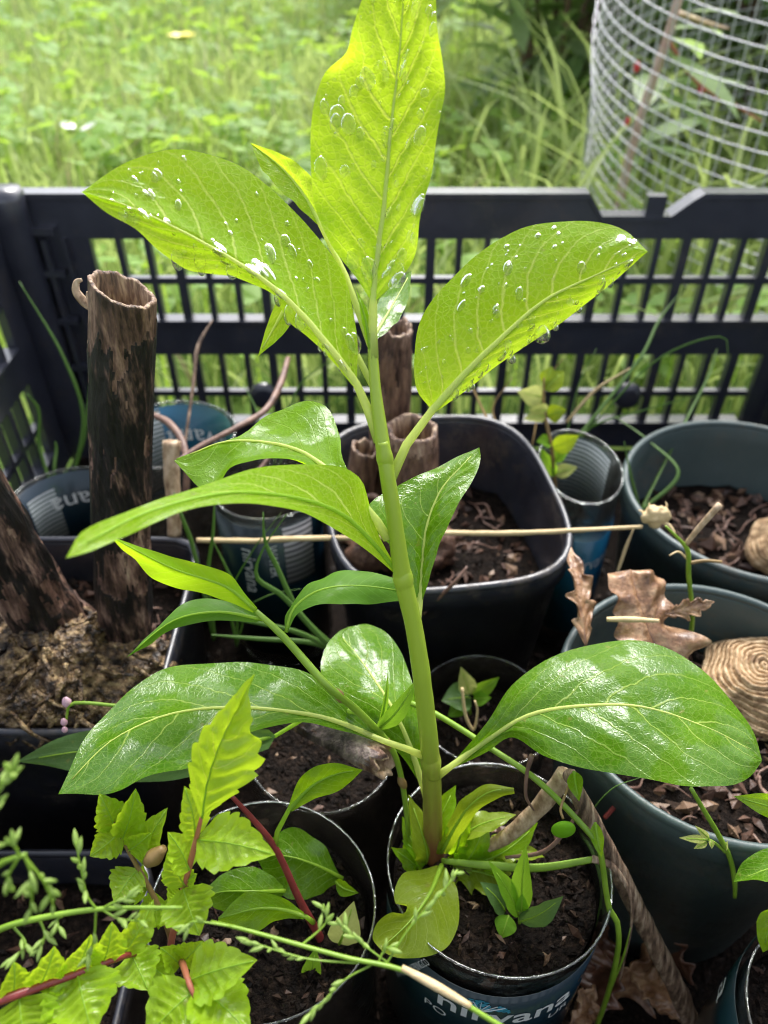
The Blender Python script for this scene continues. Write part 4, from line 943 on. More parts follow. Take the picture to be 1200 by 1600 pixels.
for b, t, wd_, ti in (((660, 1350, .262), (650, 1262, .245), 40, 20), ((690, 1320, .258), (700, 1240, .246), 46, -30), ((715, 1345, .258), (840, 1300, .25), 50, 30), ((700, 1360, .258), (815, 1385, .249), 60, -20), ((655, 1360, .26), (622, 1330, .25), 30, 10),
                      ((720, 1330, .256), (790, 1268, .245), 44, -40), ((700, 1340, .258), (770, 1325, .25), 40, 35), ((668, 1345, .262), (632, 1292, .25), 34, -20), ((705, 1335, .26), (728, 1262, .246), 34, 15), ((735, 1340, .258), (845, 1330, .25), 40, -25), ((715, 1350, .258), (760, 1295, .247), 46, 25), ((662, 1355, .26), (640, 1318, .25), 30, 30), ((690, 1350, .258), (740, 1365, .25), 40, 0)):
    sleaf(pk, 'mid' if wd_ % 4 else 'olive', b, t, wd_*1.15, ti, .22, n=30, nu=6, serr=(4, .30), peak=.55, ruf=.006, curl=.18)
# water drops on the three young leaves
def dropmesh():
    V, Fc = lathe([(.03, 1.0), (.45, .9), (.8, .6), (.98, .22), (1.0, 0), (.8, -.12), (.02, -.16)], 12); me = bpy.data.meshes.new('water_drop')
    Fc.append(tuple(range(11, -1, -1))); Fc.append(tuple(6*12+k for k in range(12)))
    me.from_pydata([tuple(v) for v in V], [], Fc); me.polygons.foreach_set('use_smooth', [True]*len(me.polygons)); me.materials.append(M['water']); return me
DM = dropmesh(); EYE = Vector((0, 0, CZ))
def drops(leafobj, n, seed, big=.0017):
    o, V, NR, nu, nn = next(q for q in LEAVES if q[0] == leafobj); rn = random.Random(seed); w_ = 2*nu+1
    for _ in range(n):
        j = rn.randrange(3, nn-4); i = rn.randrange(1, w_-1); k = j*w_+i; p = V[k].lerp(V[k+w_+1], rn.random()); nr = NR[k]
        nr = ((V[k+1]-V[k-1]).cross(V[k+w_]-V[k-w_])).normalized()
        if nr.dot(EYE-p) < 0: nr = -nr
        dn = Vector((0, 0, -1)); dn = (dn-nr*dn.dot(nr)); dn = dn.normalized() if dn.length > .05 else nr.orthogonal()
        sd_ = nr.cross(dn); s = .00030+big*rn.random()**2.7; el = rn.uniform(1, 1.5) if s < .0008 else rn.uniform(1.2, 1.9)
        B = Matrix((sd_*s*.85, dn*s*el*.85, nr*s*.30)).transposed().to_4x4(); B.translation = p+nr*.00006
        inst('water_drop', DM, B, o)
drops(L1, 120, 1, .0019); drops(L2, 110, 2, .0018); drops(L3, 150, 3, .0011)
for x, y, d, s in ((847, 523, .1815, .0021), (868, 512, .1812, .0008), (800, 562, .183, .001), (905, 484, .180, .0007), (738, 604, .1845, .0008)):
    p = P(x, y, d); V, Fc = lathe([(.02*s, 1.25*s), (.35*s, 1.05*s), (.75*s, .6*s), (.98*s, .05*s), (.9*s, -.5*s), (.5*s, -.9*s), (.02*s, -1.02*s)], 20)
    mk('water_drop', [v+p for v in V], Fc, M['water'], L3)
# ------------------------------------------------------------------ jointed lance-leaved weed beside the pokeweed
pe = thing('lance_leaved_weed', 'slender jointed weed with narrow lance leaves and pink buds beside pokeweed stem', 'weed', P(640, 1335, .2585))
T('stem', pe, [(641, 1345, .262), (638, 1300, .252), (628, 1220, .241), (612, 1170, .234), (560, 1112, .215), (510, 1070, .205), (440, 992, .204), (400, 955, .204)], [.0007, .0008, .0009, .0010, .0011, .0011, .001, .0007], M['green'], 8, 40)
for x, y, d in ((628, 1222, .241), (604, 1160, .2315), (530, 1087, .2083)):
    T('joint', pe, [(x-(9 if y > 1150 and y < 1200 else 3 if y > 1200 else 8), y-9, d-.0012), (x, y, d), (x+4, y+8, d+.0012)], [.0008, .0014, .0009], M['brownstem'], 8)
leaf(pe, 'lancey', [(400, 955, .204), (355, 918, .2), (270, 888, .193), (172, 838, .185)], [(402, 950), (368, 908), (350, 893), (262, 868), (172, 838)], [(395, 957), (335, 932), (255, 912), (205, 872), (172, 838)], n=34, nu=6, rib=.0005, ribmat='veing', dl=.003, relief=.0002, nv=13, slope=2.0)
leaf(pe, 'lance', [(412, 968, .205), (340, 956, .203), (270, 970, .2), (198, 1027, .194)], [(400, 956), (345, 936), (300, 942), (262, 966), (198, 1027)], [(400, 972), (330, 970), (275, 982), (232, 1008), (198, 1027)], n=34, nu=6, rib=.0005, ribmat='veing', dl=.006, relief=.0002, nv=13, slope=2.0)
leaf(pe, 'lance', [(447, 988, .206), (460, 950, .208), (500, 922, .211), (560, 915, .213), (640, 925, .213)], [(446, 985), (448, 955), (475, 918), (520, 895), (580, 893), (640, 912)], [(449, 988), (468, 958), (510, 945), (570, 944), (640, 938)], n=34, nu=6, rib=.0005, ribmat='veing', dl=.006, dr=-.003, relief=.0002, nv=13, slope=2.0)
leaf(pe, 'dull', [(430, 1150, .15), (300, 1178, .146), (150, 1172, .138), (24, 1190, .126)], [(420, 1140, .152), (250, 1135, .148), (110, 1147, .138), (24, 1190, .126)], [(420, 1170, .148), (290, 1215, .14), (200, 1222, .134), (110, 1203, .13), (24, 1190, .126)], z=True, pet=[(560, 1112, .2155), (500, 1108, .236), (430, 1150, .2432)], n=34, nu=6, rib=.0006, ribmat='veing')
sleaf(pe, 'lance', (590, 1140, .228), (650, 1062, .222), 34, 30, .12, n=22, nu=5); sleaf(pe, 'seedl', (592, 1135, .229), (606, 1052, .222), 12, 40, .05, n=18, nu=4)
T('flower_stalk', pe, [(560, 1112, .2155), (515, 1098, .236), (400, 1096, .243), (300, 1104, .245), (190, 1103, .245), (128, 1098, .245), (108, 1102, .2455), (104, 1125, .246), (100, 1140, .2465)], [.0006]*7+[.0004, .0003], M['green'], 6)
for x, y, s in ((104, 1097, .0019), (100, 1128, .0014), (101, 1140, .0012)):
    p = P(x, y, .2455); V, Fc = lathe([(.0002, -s), (.7*s, -.6*s), (.8*s, 0), (.5*s, .8*s), (.0001, 1.3*s)], 10); mk('bud', [v+p for v in V], Fc, M['pink'], pe)
# ------------------------------------------------------------------ red-stemmed seedling in the clear bottle
rd_ = thing('red_stemmed_seedling', 'young seedling with crimson stem and broad green leaves in clear bottle', 'seedling', P(510, 1492, .2432))
T('stem', rd_, [(514, 1500, .247), (500, 1465, .242), (470, 1410, .235), (430, 1325, .226), (395, 1280, .220), (358, 1240, .214)], [.0015, .0014, .0012, .0010, .0008, .0006], M['redstem'], 10, 30)
leaf(rd_, 'mid', [(452, 1264, .222), (490, 1226, .220), (530, 1208, .219), (567, 1203, .218)], [(450, 1260), (472, 1212), (515, 1192), (567, 1203)], [(456, 1268), (492, 1248), (532, 1234), (567, 1203)], pet=[(430, 1328, .2263), (433, 1300, .225), (452, 1264, .222)], n=28, nu=6, rib=.0006, ribmat='veing')
leaf(rd_, 'mature', [(535, 1372, .110), (495, 1352, .118), (450, 1338, .122), (398, 1335, .119)], [(528, 1362, .11), (500, 1315, .12), (450, 1294, .124), (398, 1335, .119)], [(530, 1378, .108), (492, 1402, .11), (445, 1400, .112), (398, 1340, .118)], z=True, n=30, nu=7, rib=.0006, ribmat='veing')
leaf(rd_, 'mature', [(445, 1392, .116), (400, 1393, .123), (350, 1393, .123), (314, 1402, .118)], [(442, 1385, .116), (400, 1354, .125), (345, 1366, .124), (314, 1400, .118)], [(442, 1400, .115), (395, 1428, .117), (350, 1428, .116), (314, 1404, .117)], z=True, n=30, nu=7, rib=.0006, ribmat='veing')
leaf(rd_, 'mid', [(478, 1432, .124), (440, 1421, .129), (400, 1420, .131), (341, 1436, .127)], [(474, 1425, .124), (440, 1402, .131), (385, 1394, .132), (341, 1434, .127)], [(474, 1436, .124), (440, 1436, .126), (400, 1455, .125), (341, 1440, .126)], z=True, pet=[(490, 1442, .2395), (478, 1432, .2235)], n=30, nu=7, rib=.0006, ribmat='veing')
sleaf(rd_, 'pale', (530, 1475, .240), (553, 1408, .232), 52, 10, .1); sleaf(rd_, 'mid', (525, 1378, .245), (560, 1395, .24), 26, 30, .15)
def sprout(label, base, stem, leaves, mat='seedl', r=.0006):
    o = thing('sprout', label, 'seedling', P(*base)); T('stem', o, [base]+stem, [r*1.2, r, r*.7], M['green'], 6)
    for l in leaves: sleaf(o, mat if len(l) < 6 else l[5], l[0], l[1], l[2], l[3], l[4], n=18, nu=4, rib=.0003)
    return o
sprout('tiny round-leaved sprout on the soil beside the crimson stem', (488, 1540, .247), [(485, 1515, .24), (484, 1500, .237)],
       [((484, 1530, .238), (494, 1480, .233), 32, 0, .1), ((480, 1530, .24), (455, 1520, .238), 20, 0, .1), ((480, 1535, .24), (492, 1542, .239), 22, 0, .1), ((505, 1540, .241), (516, 1512, .238), 18, 0, .1, 'pale')])
sprout('upright narrow-leaved sprout on the soil of the labelled bottle', (812, 1470, .2485), [(812, 1450, .242), (812, 1425, .237)],
       [((811, 1432, .238), (763, 1345, .228), 34, 25, .08), ((815, 1425, .237), (822, 1320, .226), 36, -15, .06), ((812, 1440, .238), (880, 1400, .232), 42, 35, .1, 'dull'), ((815, 1425, .236), (816, 1395, .232), 22, 0, .1),
        ((795, 1430, .24), (783, 1466, .238), 36, 0, .1), ((810, 1460, .24), (800, 1503, .236), 26, 20, .1), ((775, 1492, .243), (765, 1495, .24), 22, 0, .1), ((815, 1480, .242), (826, 1502, .24), 20, 0, .1), ((790, 1425, .244), (750, 1378, .240), 40, 30, .1, 'dull')])
T('fallen_stem', None, [(790, 1440, .243), (745, 1470, .243), (702, 1492, .2425)], .0007, M['straw'], 6)
tag(bpy.data.objects['fallen_stem'], 'thin white stem lying across the soil in labelled bottle', 'stem')
sprout('pale clustered sprout inside the dark bottle behind the pokeweed', (735, 1115, .335), [(730, 1095, .328), (728, 1080, .325)],
       [((735, 1085, .325), (720, 1042, .318), 30, 0, .1, 'pale'), ((738, 1085, .325), (780, 1058, .32), 26, 20, .1, 'seedl'), ((735, 1090, .326), (690, 1095, .32), 50, 20, .1, 'dull'), ((740, 1092, .325), (768, 1090, .32), 24, 0, .1, 'seedl'), ((725, 1100, .328), (700, 1120, .325), 26, 0, .1, 'seedl')])
# ------------------------------------------------------------------ jagged creeper in the low square pot
cr = thing('jagged_creeper', 'bright yellow-green creeper with jagged leaflets on reddish stems in low pot', 'creeper', P(235, 1640, z=.058))
cb = P(235, 1640, z=.055)
def TW(name, parent, pts, rad, m, seg=8):
    V, Fc = tube(pts, rad, seg, 5*len(pts)); return mk(name, V, Fc, m, parent)
TW('stem', cr, [cb, P(262, 1530, .235), P(268, 1470, .20), P(288, 1385, .184), P(308, 1305, .177), P(318, 1262, .174)], [.0011, .0010, .0009, .0008, .0006, .0003], M['pinkstem'])
TW('stem', cr, [P(262, 1530, .235), P(266, 1465, .205), P(240, 1400, .198), P(215, 1355, .196), P(185, 1300, .194), P(168, 1268, .193)], [.0009, .0008, .0007, .0006, .0005, .0003], M['brownstem'])
TW('stem', cr, [P(268, 1490, .21), P(200, 1492, .175), P(110, 1525, .165), P(0, 1563, .158), P(-80, 1590, .155)], [.0006, .0007, .0008, .0010, .0011], M['redstem'])
TW('stem', cr, [P(268, 1500, .21), P(285, 1505, .178), P(295, 1535, .17), P(305, 1560, .168)], [.0008, .0008, .0007, .0005], M['pinkstem'])
SE = (7, .34)
leaf(cr, 'creeper', [(316, 1278, .174), (325, 1220, .171), (345, 1160, .168), (372, 1105, .166), (398, 1053, .164)],
     [(312, 1276), (296, 1225), (298, 1180), (318, 1140), (345, 1110), (372, 1078), (398, 1053)],
     [(320, 1274), (372, 1238), (404, 1205), (408, 1165), (390, 1140), (394, 1120), (388, 1085), (398, 1053)], serr=(8, .20), n=72, nu=8, relief=.0018, rib=.0003, ribmat='veing', nv=8, slope=1.5, dl=-.003, dr=-.003)
for b, t, wd_, ti, be in (((305, 1308, .178), (288, 1228, .174), 44, 25, .1), ((308, 1312, .177), (430, 1335, .170), 74, -15, .1), ((296, 1360, .180), (262, 1300, .178), 50, 30, .1),
        ((290, 1385, .183), (262, 1330, .18), 40, -20, .1), ((286, 1388, .182), (312, 1462, .176), 70, 10, .12), ((284, 1395, .185), (262, 1415, .182), 36, 0, .1), ((290, 1378, .183), (308, 1365, .181), 20, 0, .1),
        ((192, 1310, .194), (212, 1232, .188), 42, 20, .08), ((188, 1300, .194), (140, 1338, .190), 44, -20, .1), ((180, 1295, .194), (155, 1240, .190), 44, 10, .1), ((215, 1358, .196), (178, 1410, .19), 50, 20, .1), ((222, 1350, .196), (262, 1262, .19), 46, -30, .1),
        ((262, 1415, .20), (212, 1440, .196), 46, 20, .1), ((205, 1490, .178), (232, 1548, .172), 62, 0, .12), ((212, 1488, .18), (280, 1540, .176), 44, 15, .1), ((190, 1495, .175), (240, 1405, .178), 40, 25, .1),
        ((112, 1524, .166), (142, 1460, .163), 62, 40, .08), ((120, 1520, .166), (145, 1618, .158), 96, 5, .12), ((100, 1530, .166), (52, 1545, .162), 60, 45, .08), ((20, 1555, .16), (22, 1502, .158), 40, 20, .1), ((30, 1560, .16), (40, 1640, .155), 90, 10, .1),
        ((296, 1532, .171), (402, 1500, .166), 70, -10, .12), ((305, 1545, .170), (228, 1620, .164), 84, 10, .12), ((306, 1545, .170), (392, 1618, .162), 80, -25, .12), ((285, 1505, .18), (318, 1470, .176), 40, 0, .1), ((282, 1508, .18), (250, 1480, .176), 34, 10, .1), ((230, 1390, .198), (180, 1375, .194), 44, 15, .1), ((245, 1420, .2), (290, 1440, .195), 40, -15, .1), ((160, 1508, .17), (175, 1440, .168), 48, 25, .1), ((60, 1542, .162), (85, 1478, .16), 52, 30, .1), ((300, 1545, .172), (330, 1600, .166), 60, 5, .1), ((200, 1330, .195), (238, 1300, .19), 36, 10, .1)):
    sleaf(cr, 'creeper', b, t, wd_*1.28, ti, be, serr=(6, .17), n=49, nu=6, relief=.0017, fold=.12, peak=.40, ruf=.002, nv=6, rib=.00022)
p = P(240, 1340, .190); V, Fc = tube([P(228, 1350, .19), p, P(256, 1325, .189)], [.0012, .0022, .0010], 8, 9); mk('dry_bract', V, Fc, M['brownstem'], cr)
# ------------------------------------------------------------------ flowering grasses leaning over the pots
def spikemesh():
    V, Fc = lathe([(.03, 0), (.12, .22), (.16, .45), (.11, .75), (.01, 1.0)], 6); me = bpy.data.meshes.new('spikelet')
    me.from_pydata([tuple(v) for v in V], [], Fc); me.polygons.foreach_set('use_smooth', [True]*len(me.polygons)); me.materials.append(M['seed']); return me
SM = spikemesh()
def spike(parent, p, d, l):
    B = d.to_track_quat('Z', 'Y').to_matrix().to_4x4() @ Matrix.Scale(l, 4); B.translation = p; inst('spikelet', SM, B, parent)
def panicle(label, base, stem, branches, r=.0006, seed=1, sz=.0034):
    rn = random.Random(seed); o = thing('flowering_grass', label, 'grass', P(*base))
    T('stem', o, [base]+stem, [r*1.1, r, r*.6], M['green'], 6)
    for b in branches:
        T('branch', o, b, [r*.45, r*.28], M['green'], 5)
        pts = [P(*q) for q in b]; ns = max(5, int((pts[-1]-pts[0]).length/.0016))
        for k in range(ns):
            f = .35+.65*k/ns; i = min(len(pts)-2, int(f*(len(pts)-1))); g = f*(len(pts)-1)-i; q = pts[i].lerp(pts[i+1], g); dr = (pts[i+1]-pts[i]).normalized()
            d = (dr+Vector((rn.uniform(-.8, .8), rn.uniform(-.8, .8), rn.uniform(-.8, .8)))).normalized(); spike(o, q, d, sz*rn.uniform(.7, 1.25))
    return o
panicle('flowering grass with open green panicle leaning over the low square pot', (-120, 1520, .16), [(0, 1452, .152), (70, 1433, .15), (160, 1420, .15), (285, 1418, .15)],
    [[(150, 1420, .15), (136, 1400, .149), (128, 1365, .148), (118, 1315, .147)], [(160, 1420, .15), (182, 1408, .149), (212, 1400, .148)], [(158, 1420, .15), (185, 1435, .149), (228, 1440, .148)], [(100, 1428, .15), (90, 1436, .15), (92, 1450, .149)],
     [(60, 1434, .151), (70, 1460, .15), (60, 1490, .149)], [(150, 1422, .15), (146, 1470, .152), (132, 1505, .154)], [(20, 1447, .152), (40, 1475, .15), (20, 1500, .149)]], seed=3, sz=.0031)
panicle('blurred flowering grass head hanging over the edge of the low square pot', (-150, 1500, .14), [(-60, 1400, .13), (0, 1350, .125), (40, 1335, .123)],
    [[(30, 1336, .123), (20, 1320, .122), (0, 1318, .121)], [(38, 1336, .123), (50, 1370, .124), (48, 1430, .126)], [(30, 1338, .123), (12, 1370, .124), (8, 1395, .125)], [(36, 1336, .123), (70, 1380, .125), (85, 1420, .127)], [(-20, 1365, .126), (0, 1225, .12), (22, 1202, .119)]], seed=5, sz=.0029)
panicle('flowering grass stalk crossing in front of the labelled bottle', (880, 1660, .15), [(780, 1602, .147), (640, 1520, .149), (540, 1496, .15), (380, 1452, .152), (330, 1440, .153)],
    [[(560, 1505, .15), (480, 1498, .15), (410, 1478, .15), (385, 1470, .15)], [(600, 1512, .15), (640, 1450, .152), (690, 1395, .154), (716, 1360, .156)], [(580, 1508, .15), (540, 1530, .149), (510, 1560, .148), (480, 1588, .147)],
     [(590, 1508, .15), (600, 1485, .151), (612, 1478, .151)], [(470, 1478, .151), (510, 1440, .153), (505, 1412, .154)], [(360, 1447, .152), (300, 1440, .152), (290, 1450, .152)], [(620, 1515, .15), (560, 1470, .152), (525, 1440, .153)]], seed=7, r=.0005, sz=.0027)
T('sheath', bpy.data.objects['flowering_grass.002'], [(628, 1512, .1488), (680, 1540, .148), (735, 1572, .1472)], [.0006, .0009, .0006], M['straw'], 8)
# ------------------------------------------------------------------ dry stalks, vine, straw
T('dry_stalk', None, [(890, 1212, .225), (905, 1245, .232), (960, 1350, .245), (1020, 1470, .262), (1060, 1550, .274), (1092, 1625, .287)], [.0022, .0026, .0029, .0033, .0034, .0034], M['dry'], 12, 50, wob=.16)
tag(bpy.data.objects['dry_stalk'], 'long brown dead stalk leaning down between the labelled bottle and green pot', 'stalk')
T('bent_stalk', None, [(753, 1328, .252), (790, 1308, .246), (832, 1272, .238), (865, 1235, .231), (884, 1210, .227)], [.0017, .0022, .0026, .0029, .0030], M['drytan'], 12, 30, wob=.12)
tag(bpy.data.objects['bent_stalk'], 'curved pale tan stalk resting on the soil of the labelled bottle', 'stalk')
T('dry_stalk', None, [(925, 1342, .238), (955, 1352, .24), (985, 1400, .246), (986, 1450, .252), (978, 1490, .26), (968, 1535, .27)], [.0012, .0011, .0008, .0006, .0005, .0004], M['dry'], 8, 24, flat=.5)
tag(bpy.data.objects['dry_stalk.001'], 'thin curling dry blade hanging beside the long dead stalk', 'stalk')
vi = thing('trailing_vine', 'thin green trailing vine passing behind the pokeweed stem and over the bottle edge', 'vine', P(930, 1600, .29))
T('stem', vi, [(640, 1098, .236), (680, 1115, .235), (760, 1165, .231), (840, 1220, .224), (930, 1312, .221), (938, 1330, .222), (952, 1420, .232), (964, 1440, .234), (966, 1480, .24), (952, 1545, .26), (930, 1610, .292)], [.0009]*11, M['green'], 8, 70)
T('stem', vi, [(930, 1612, .292), (960, 1530, .262), (974, 1495, .256), (985, 1450, .25)], [.0009, .0011, .0009, .0003], M['green'], 6, flat=.4)
T('blade', vi, [(690, 1345, .25), (760, 1352, .246), (840, 1356, .242), (926, 1343, .238)], [.0009, .0014, .0013, .0010], M['green'], 8, flat=.3)
sleaf(vi, 'mid', (897, 1206, .22), (905, 1252, .214), 26, 10, .1, n=18, nu=4); sleaf(vi, 'mid', (930, 1285, .221), (940, 1340, .219), 22, 20, .05, n=18, nu=4)
p = P(880, 1296, .214); lump('berry_leaf', vi, p, .0034, .0016, .0037, M['seedl'], .03, 100, 20, 14)
T('stem', vi, [(896, 1208, .221), (884, 1240, .217), (876, 1265, .215), (880, 1280, .214)], [.0004]*4, M['brownstem'], 6)
st_ = thing('straw', 'long pale straw lying horizontally across the pot rims', 'straw', P(318, 845, .352))
T('stalk', st_, [(308, 844, .352), (400, 845, .349), (450, 842, .346), (600, 839, .34), (690, 833, .337), (800, 833, .331), (910, 828, .326), (985, 824, .322), (1004, 823, .320)], [.0012, .0013, .0011, .0012, .0009, .0007], M['straw'], 8, 60, wob=.25)
lump('dry_knot', st_, P(1026, 806, .318), .0062, .0034, .0052, M['straw'], .45, 150, 32, 22, 4)
for q in ([(1010, 815, .319), (1004, 800, .318), (998, 797, .318)], [(1036, 800, .318), (1042, 790, .318), (1040, 784, .318)], [(1030, 812, .318), (1046, 822, .3175), (1056, 836, .317)], [(1018, 800, .318), (1014, 786, .318)]):
    T('dry_fibre', st_, q, [.0012, .0008, .0003], M['straw'], 6, 10, flat=.5, wob=.4)
T('side_leaf', st_, [(990, 826, .321), (980, 850, .325), (968, 885, .33), (958, 915, .335)], [.0008, .0017, .0016, .0005], M['straw'], 8, 16, flat=.25)
tw = thing('cut_green_twig', 'thin green twig with white cut tip standing in the nearer green pot', 'twig', P(1078, 1002, .31))
T('stem', tw, [(1078, 1005, .312), (1082, 960, .30), (1076, 900, .287), (1075, 862, .28), (1066, 848, .277), (1040, 822, .272)], [.0010, .0009, .0009, .0009, .0007, .0004], M['green'], 8, 26)
T('cut_branch', tw, [(1072, 850, .278), (1098, 818, .272), (1125, 788, .267)], [.0009, .0011, .0012], M['drytan'], 8, 12)
T('cut_branch', tw, [(1076, 880, .283), (1100, 876, .282), (1128, 878, .281)], [.0007, .0006, .0006], M['brownstem'], 6, 10)
T('cut_branch', tw, [(1075, 875, .2825), (1060, 862, .281), (1046, 868, .28)], [.0004, .0004, .0003], M['straw'], 6, 10)
for nm, pts, rr, m_, lb_ in (
    ('brown_twig', [(450, 560, .42), (438, 600, .40), (415, 640, .385), (370, 668, .37), (300, 705, .36), (262, 735, .35)], [.0014, .0018, .0016, .0014, .0013, .0011], 'twig', 'forked brown twig leaning behind the glossy curled leaf'),
    ('brown_twig', [(238, 648, .385), (262, 660, .38), (285, 690, .37), (292, 730, .365), (288, 800, .37)], [.0016, .0019, .0019, .0017, .0014], 'twig', 'bent brown twig beside the teal labelled bottle'),
    ('dry_reed', [(268, 690, .345), (268, 740, .35), (272, 800, .355), (272, 836, .36)], [.0040, .0036, .0034, .0034], 'drytan', 'short pinkish dry reed standing beside the charred stalk'),
    ('brown_twig', [(300, 770, .345), (350, 775, .345), (400, 740, .35), (430, 700, .355)], [.0009, .0012, .0012, .0009], 'twig', 'thin twig crossing under the glossy curled leaf'),
    ('brown_twig', [(560, 780, .36), (585, 775, .352), (600, 790, .35)], [.001, .0014, .001], 'twig', 'stub of twig beside the cut hollow stalks'),
    ('dry_grass_blade', [(288, 700, .40), (302, 600, .41), (310, 540, .415), (332, 500, .42)], [.0007, .0009, .0011, .0004], 'dry', 'dry grass blade curving up before the crate slots'),
    ('brown_twig', [(660, 960, .33), (690, 930, .318), (715, 905, .31), (730, 885, .31)], [.0007, .0008, .0008, .0005], 'twig', 'thin twig hooked over the rim of the rounded black pot'),
    ('brown_twig', [(790, 1340, .246), (850, 1330, .24), (890, 1290, .235), (905, 1262, .232)], [.0005, .0007, .0006, .0004], 'twig', 'thin reddish twig beside the round green berry-like leaf'),
    ('brown_twig', [(831, 1180, .22), (824, 1205, .222), (822, 1245, .226), (834, 1266, .229)], [.0008, .0006, .0005, .0003], 'twig', 'short withered twig hanging under the big glossy leaf'),
    ('pale_shoot', [(722, 1075, .30), (728, 1120, .303), (740, 1140, .306), (746, 1110, .302), (742, 1095, .30)], [.0006, .0007, .0006, .0005, .0004], 'straw', 'pale curled shoot behind the pokeweed stem'),
    ('pale_shoot', [(948, 968, .265), (990, 968, .262), (1030, 970, .26)], [.0009, .0010, .0006], 'straw', 'short pale cut stem lying before the oak leaf'),
    ('red_twig', [(945, 1278, .26), (965, 1255, .258), (985, 1236, .256)], [.0008, .0008, .0007], 'redstem', 'short red twig lying on the near rim of green pot')):
    o = T(nm, None, pts, rr, M[m_], 7, 24, wob=.12); tag(o, lb_, 'twig' if 'twig' in nm else ('reed' if 'reed' in nm else 'stem'))
# ------------------------------------------------------------------ grass tufts and weeds in the crate
def tuft(label, base, blades, r=.0011, m='gblade'):
    o = thing('grass_tuft', label, 'grass', P(*base))
    for b in blades: T('blade', o, [base]+b if len(b[0]) == 3 else b, [r, r, r*.8, r*.25], M[m], 6, 26, flat=.35)
tuft('thin kinked grass blades rising between the two black pots', (535, 1022, .33), [[(505, 1000, .32), (440, 930, .30), (401, 902, .292), (410, 860, .285), (448, 803, .275)], [(470, 960, .31), (430, 880, .295), (414, 845, .288), (411, 800, .28)], [(490, 1005, .325), (400, 998, .315), (330, 992, .305)], [(470, 990, .32), (410, 975, .31), (360, 968, .30)]])
tuft('thin grass blades beside the rim of the square root-crown pot', (335, 1000, .36), [[(325, 900, .33), (333, 830, .31), (335, 780, .30)], [(300, 850, .34), (285, 810, .33), (272, 770, .325)]])
tuft('tall grass blades in the dark corner of the crate', (95, 800, .46), [[(130, 660, .44), (100, 560, .42), (30, 440, .40)], [(62, 700, .45), (60, 640, .44), (42, 615, .43)], [(130, 690, .45), (135, 650, .445), (140, 600, .44)], [(85, 740, .45), (88, 700, .45), (86, 690, .448)]])
tuft('arching grass blades behind the far green pot', (840, 760, .46), [[(930, 660, .44), (1030, 560, .43), (1130, 526, .42), (1138, 570, .42)], [(920, 670, .45), (1010, 640, .445), (1100, 615, .44)], [(1000, 560, .47), (1030, 500, .48), (1060, 460, .49)], [(870, 730, .45), (905, 600, .44), (932, 545, .44)]])
tuft('grass blades leaning over the rim of the far green pot', (1000, 800, .42), [[(985, 740, .40), (975, 690, .39)], [(1060, 740, .42), (1015, 690, .43), (960, 650, .44)], [(1080, 640, .46), (1110, 580, .47), (1120, 545, .475)]])
tuft('thin weedy stems beside the teal bottle and crate wall', (420, 760, .44), [[(440, 680, .43), (470, 600, .43), (520, 560, .43)], [(410, 690, .43), (400, 640, .43), (380, 600, .43)], [(450, 700, .43), (500, 640, .43), (545, 620, .43)]], .0009)
tuft('brownish stems behind the rounded black pot', (800, 780, .44), [[(780, 700, .43), (745, 620, .43), (725, 580, .43)], [(830, 700, .43), (850, 600, .44), (880, 560, .44)], [(790, 690, .43), (770, 640, .43), (800, 590, .43)]], .0010, 'brownstem')
tuft('fine green blades between the root-crown pot and labelled bottle', (370, 1010, .36), [[(360, 930, .33), (395, 860, .31), (440, 800, .30)], [(380, 950, .34), (350, 880, .32), (330, 840, .31)], [(375, 960, .34), (420, 930, .32), (470, 920, .31)]], .0007)
tuft('thin blades trailing over the near edge of the green pot', (905, 1300, .262), [[(925, 1330, .255), (940, 1390, .25), (930, 1450, .25)], [(930, 1260, .25), (960, 1230, .245), (1000, 1215, .243)]], .0006)
st2 = T('dry_grass_blade', None, [(885, 660, .43), (930, 610, .42), (985, 575, .415)], [.0016, .0017, .0008], M['straw'], 7, 16, flat=.4); tag(st2, 'short straw blade beside the pale round-leaved weed', 'straw')
wd = thing('round_leaved_weed', 'weed with pale round leaves against the slotted crate wall', 'weed', P(868, 770, .43))
T('stem', wd, [(868, 770, .43), (862, 700, .41), (850, 640, .405), (850, 590, .40)], [.0011, .001, .0009, .0005], M['brownstem'], 6)
for b, t, w_, m_ in (((850, 620, .405), (808, 612, .40), 36, 'pale'), ((852, 610, .402), (882, 580, .40), 40, 'olive'), ((852, 600, .402), (862, 572, .40), 30, 'olive'), ((855, 650, .405), (885, 640, .40), 30, 'olive'), ((856, 640, .405), (826, 640, .40), 26, 'pale'), ((850, 600, .402), (842, 560, .40), 22, 'oak'),
                     ((862, 700, .41), (905, 680, .405), 34, 'olive'), ((860, 690, .41), (838, 690, .405), 24, 'seedl'), ((866, 740, .42), (902, 730, .415), 24, 'pale'), ((864, 720, .415), (890, 700, .41), 26, 'seedl'), ((866, 745, .42), (845, 700, .415), 24, 'seedl'), ((852, 650, .405), (818, 655, .40), 22, 'pale')):
    if m_ == 'oak': continue
    sleaf(wd, m_, b, t, w_, random.uniform(-30, 30), .1, n=14, nu=4, rib=.0003)
sr = thing('slender_sprig', 'slender green sprig with small yellow leaflets over the green pot rim', 'sprig', P(1148, 1400, .245))
T('stem', sr, [(1148, 1402, .247), (1148, 1380, .242), (1140, 1340, .236), (1120, 1300, .23), (1095, 1258, .224), (1080, 1232, .221)], [.0006, .0008, .0008, .0008, .0007, .0006], M['green'], 7)
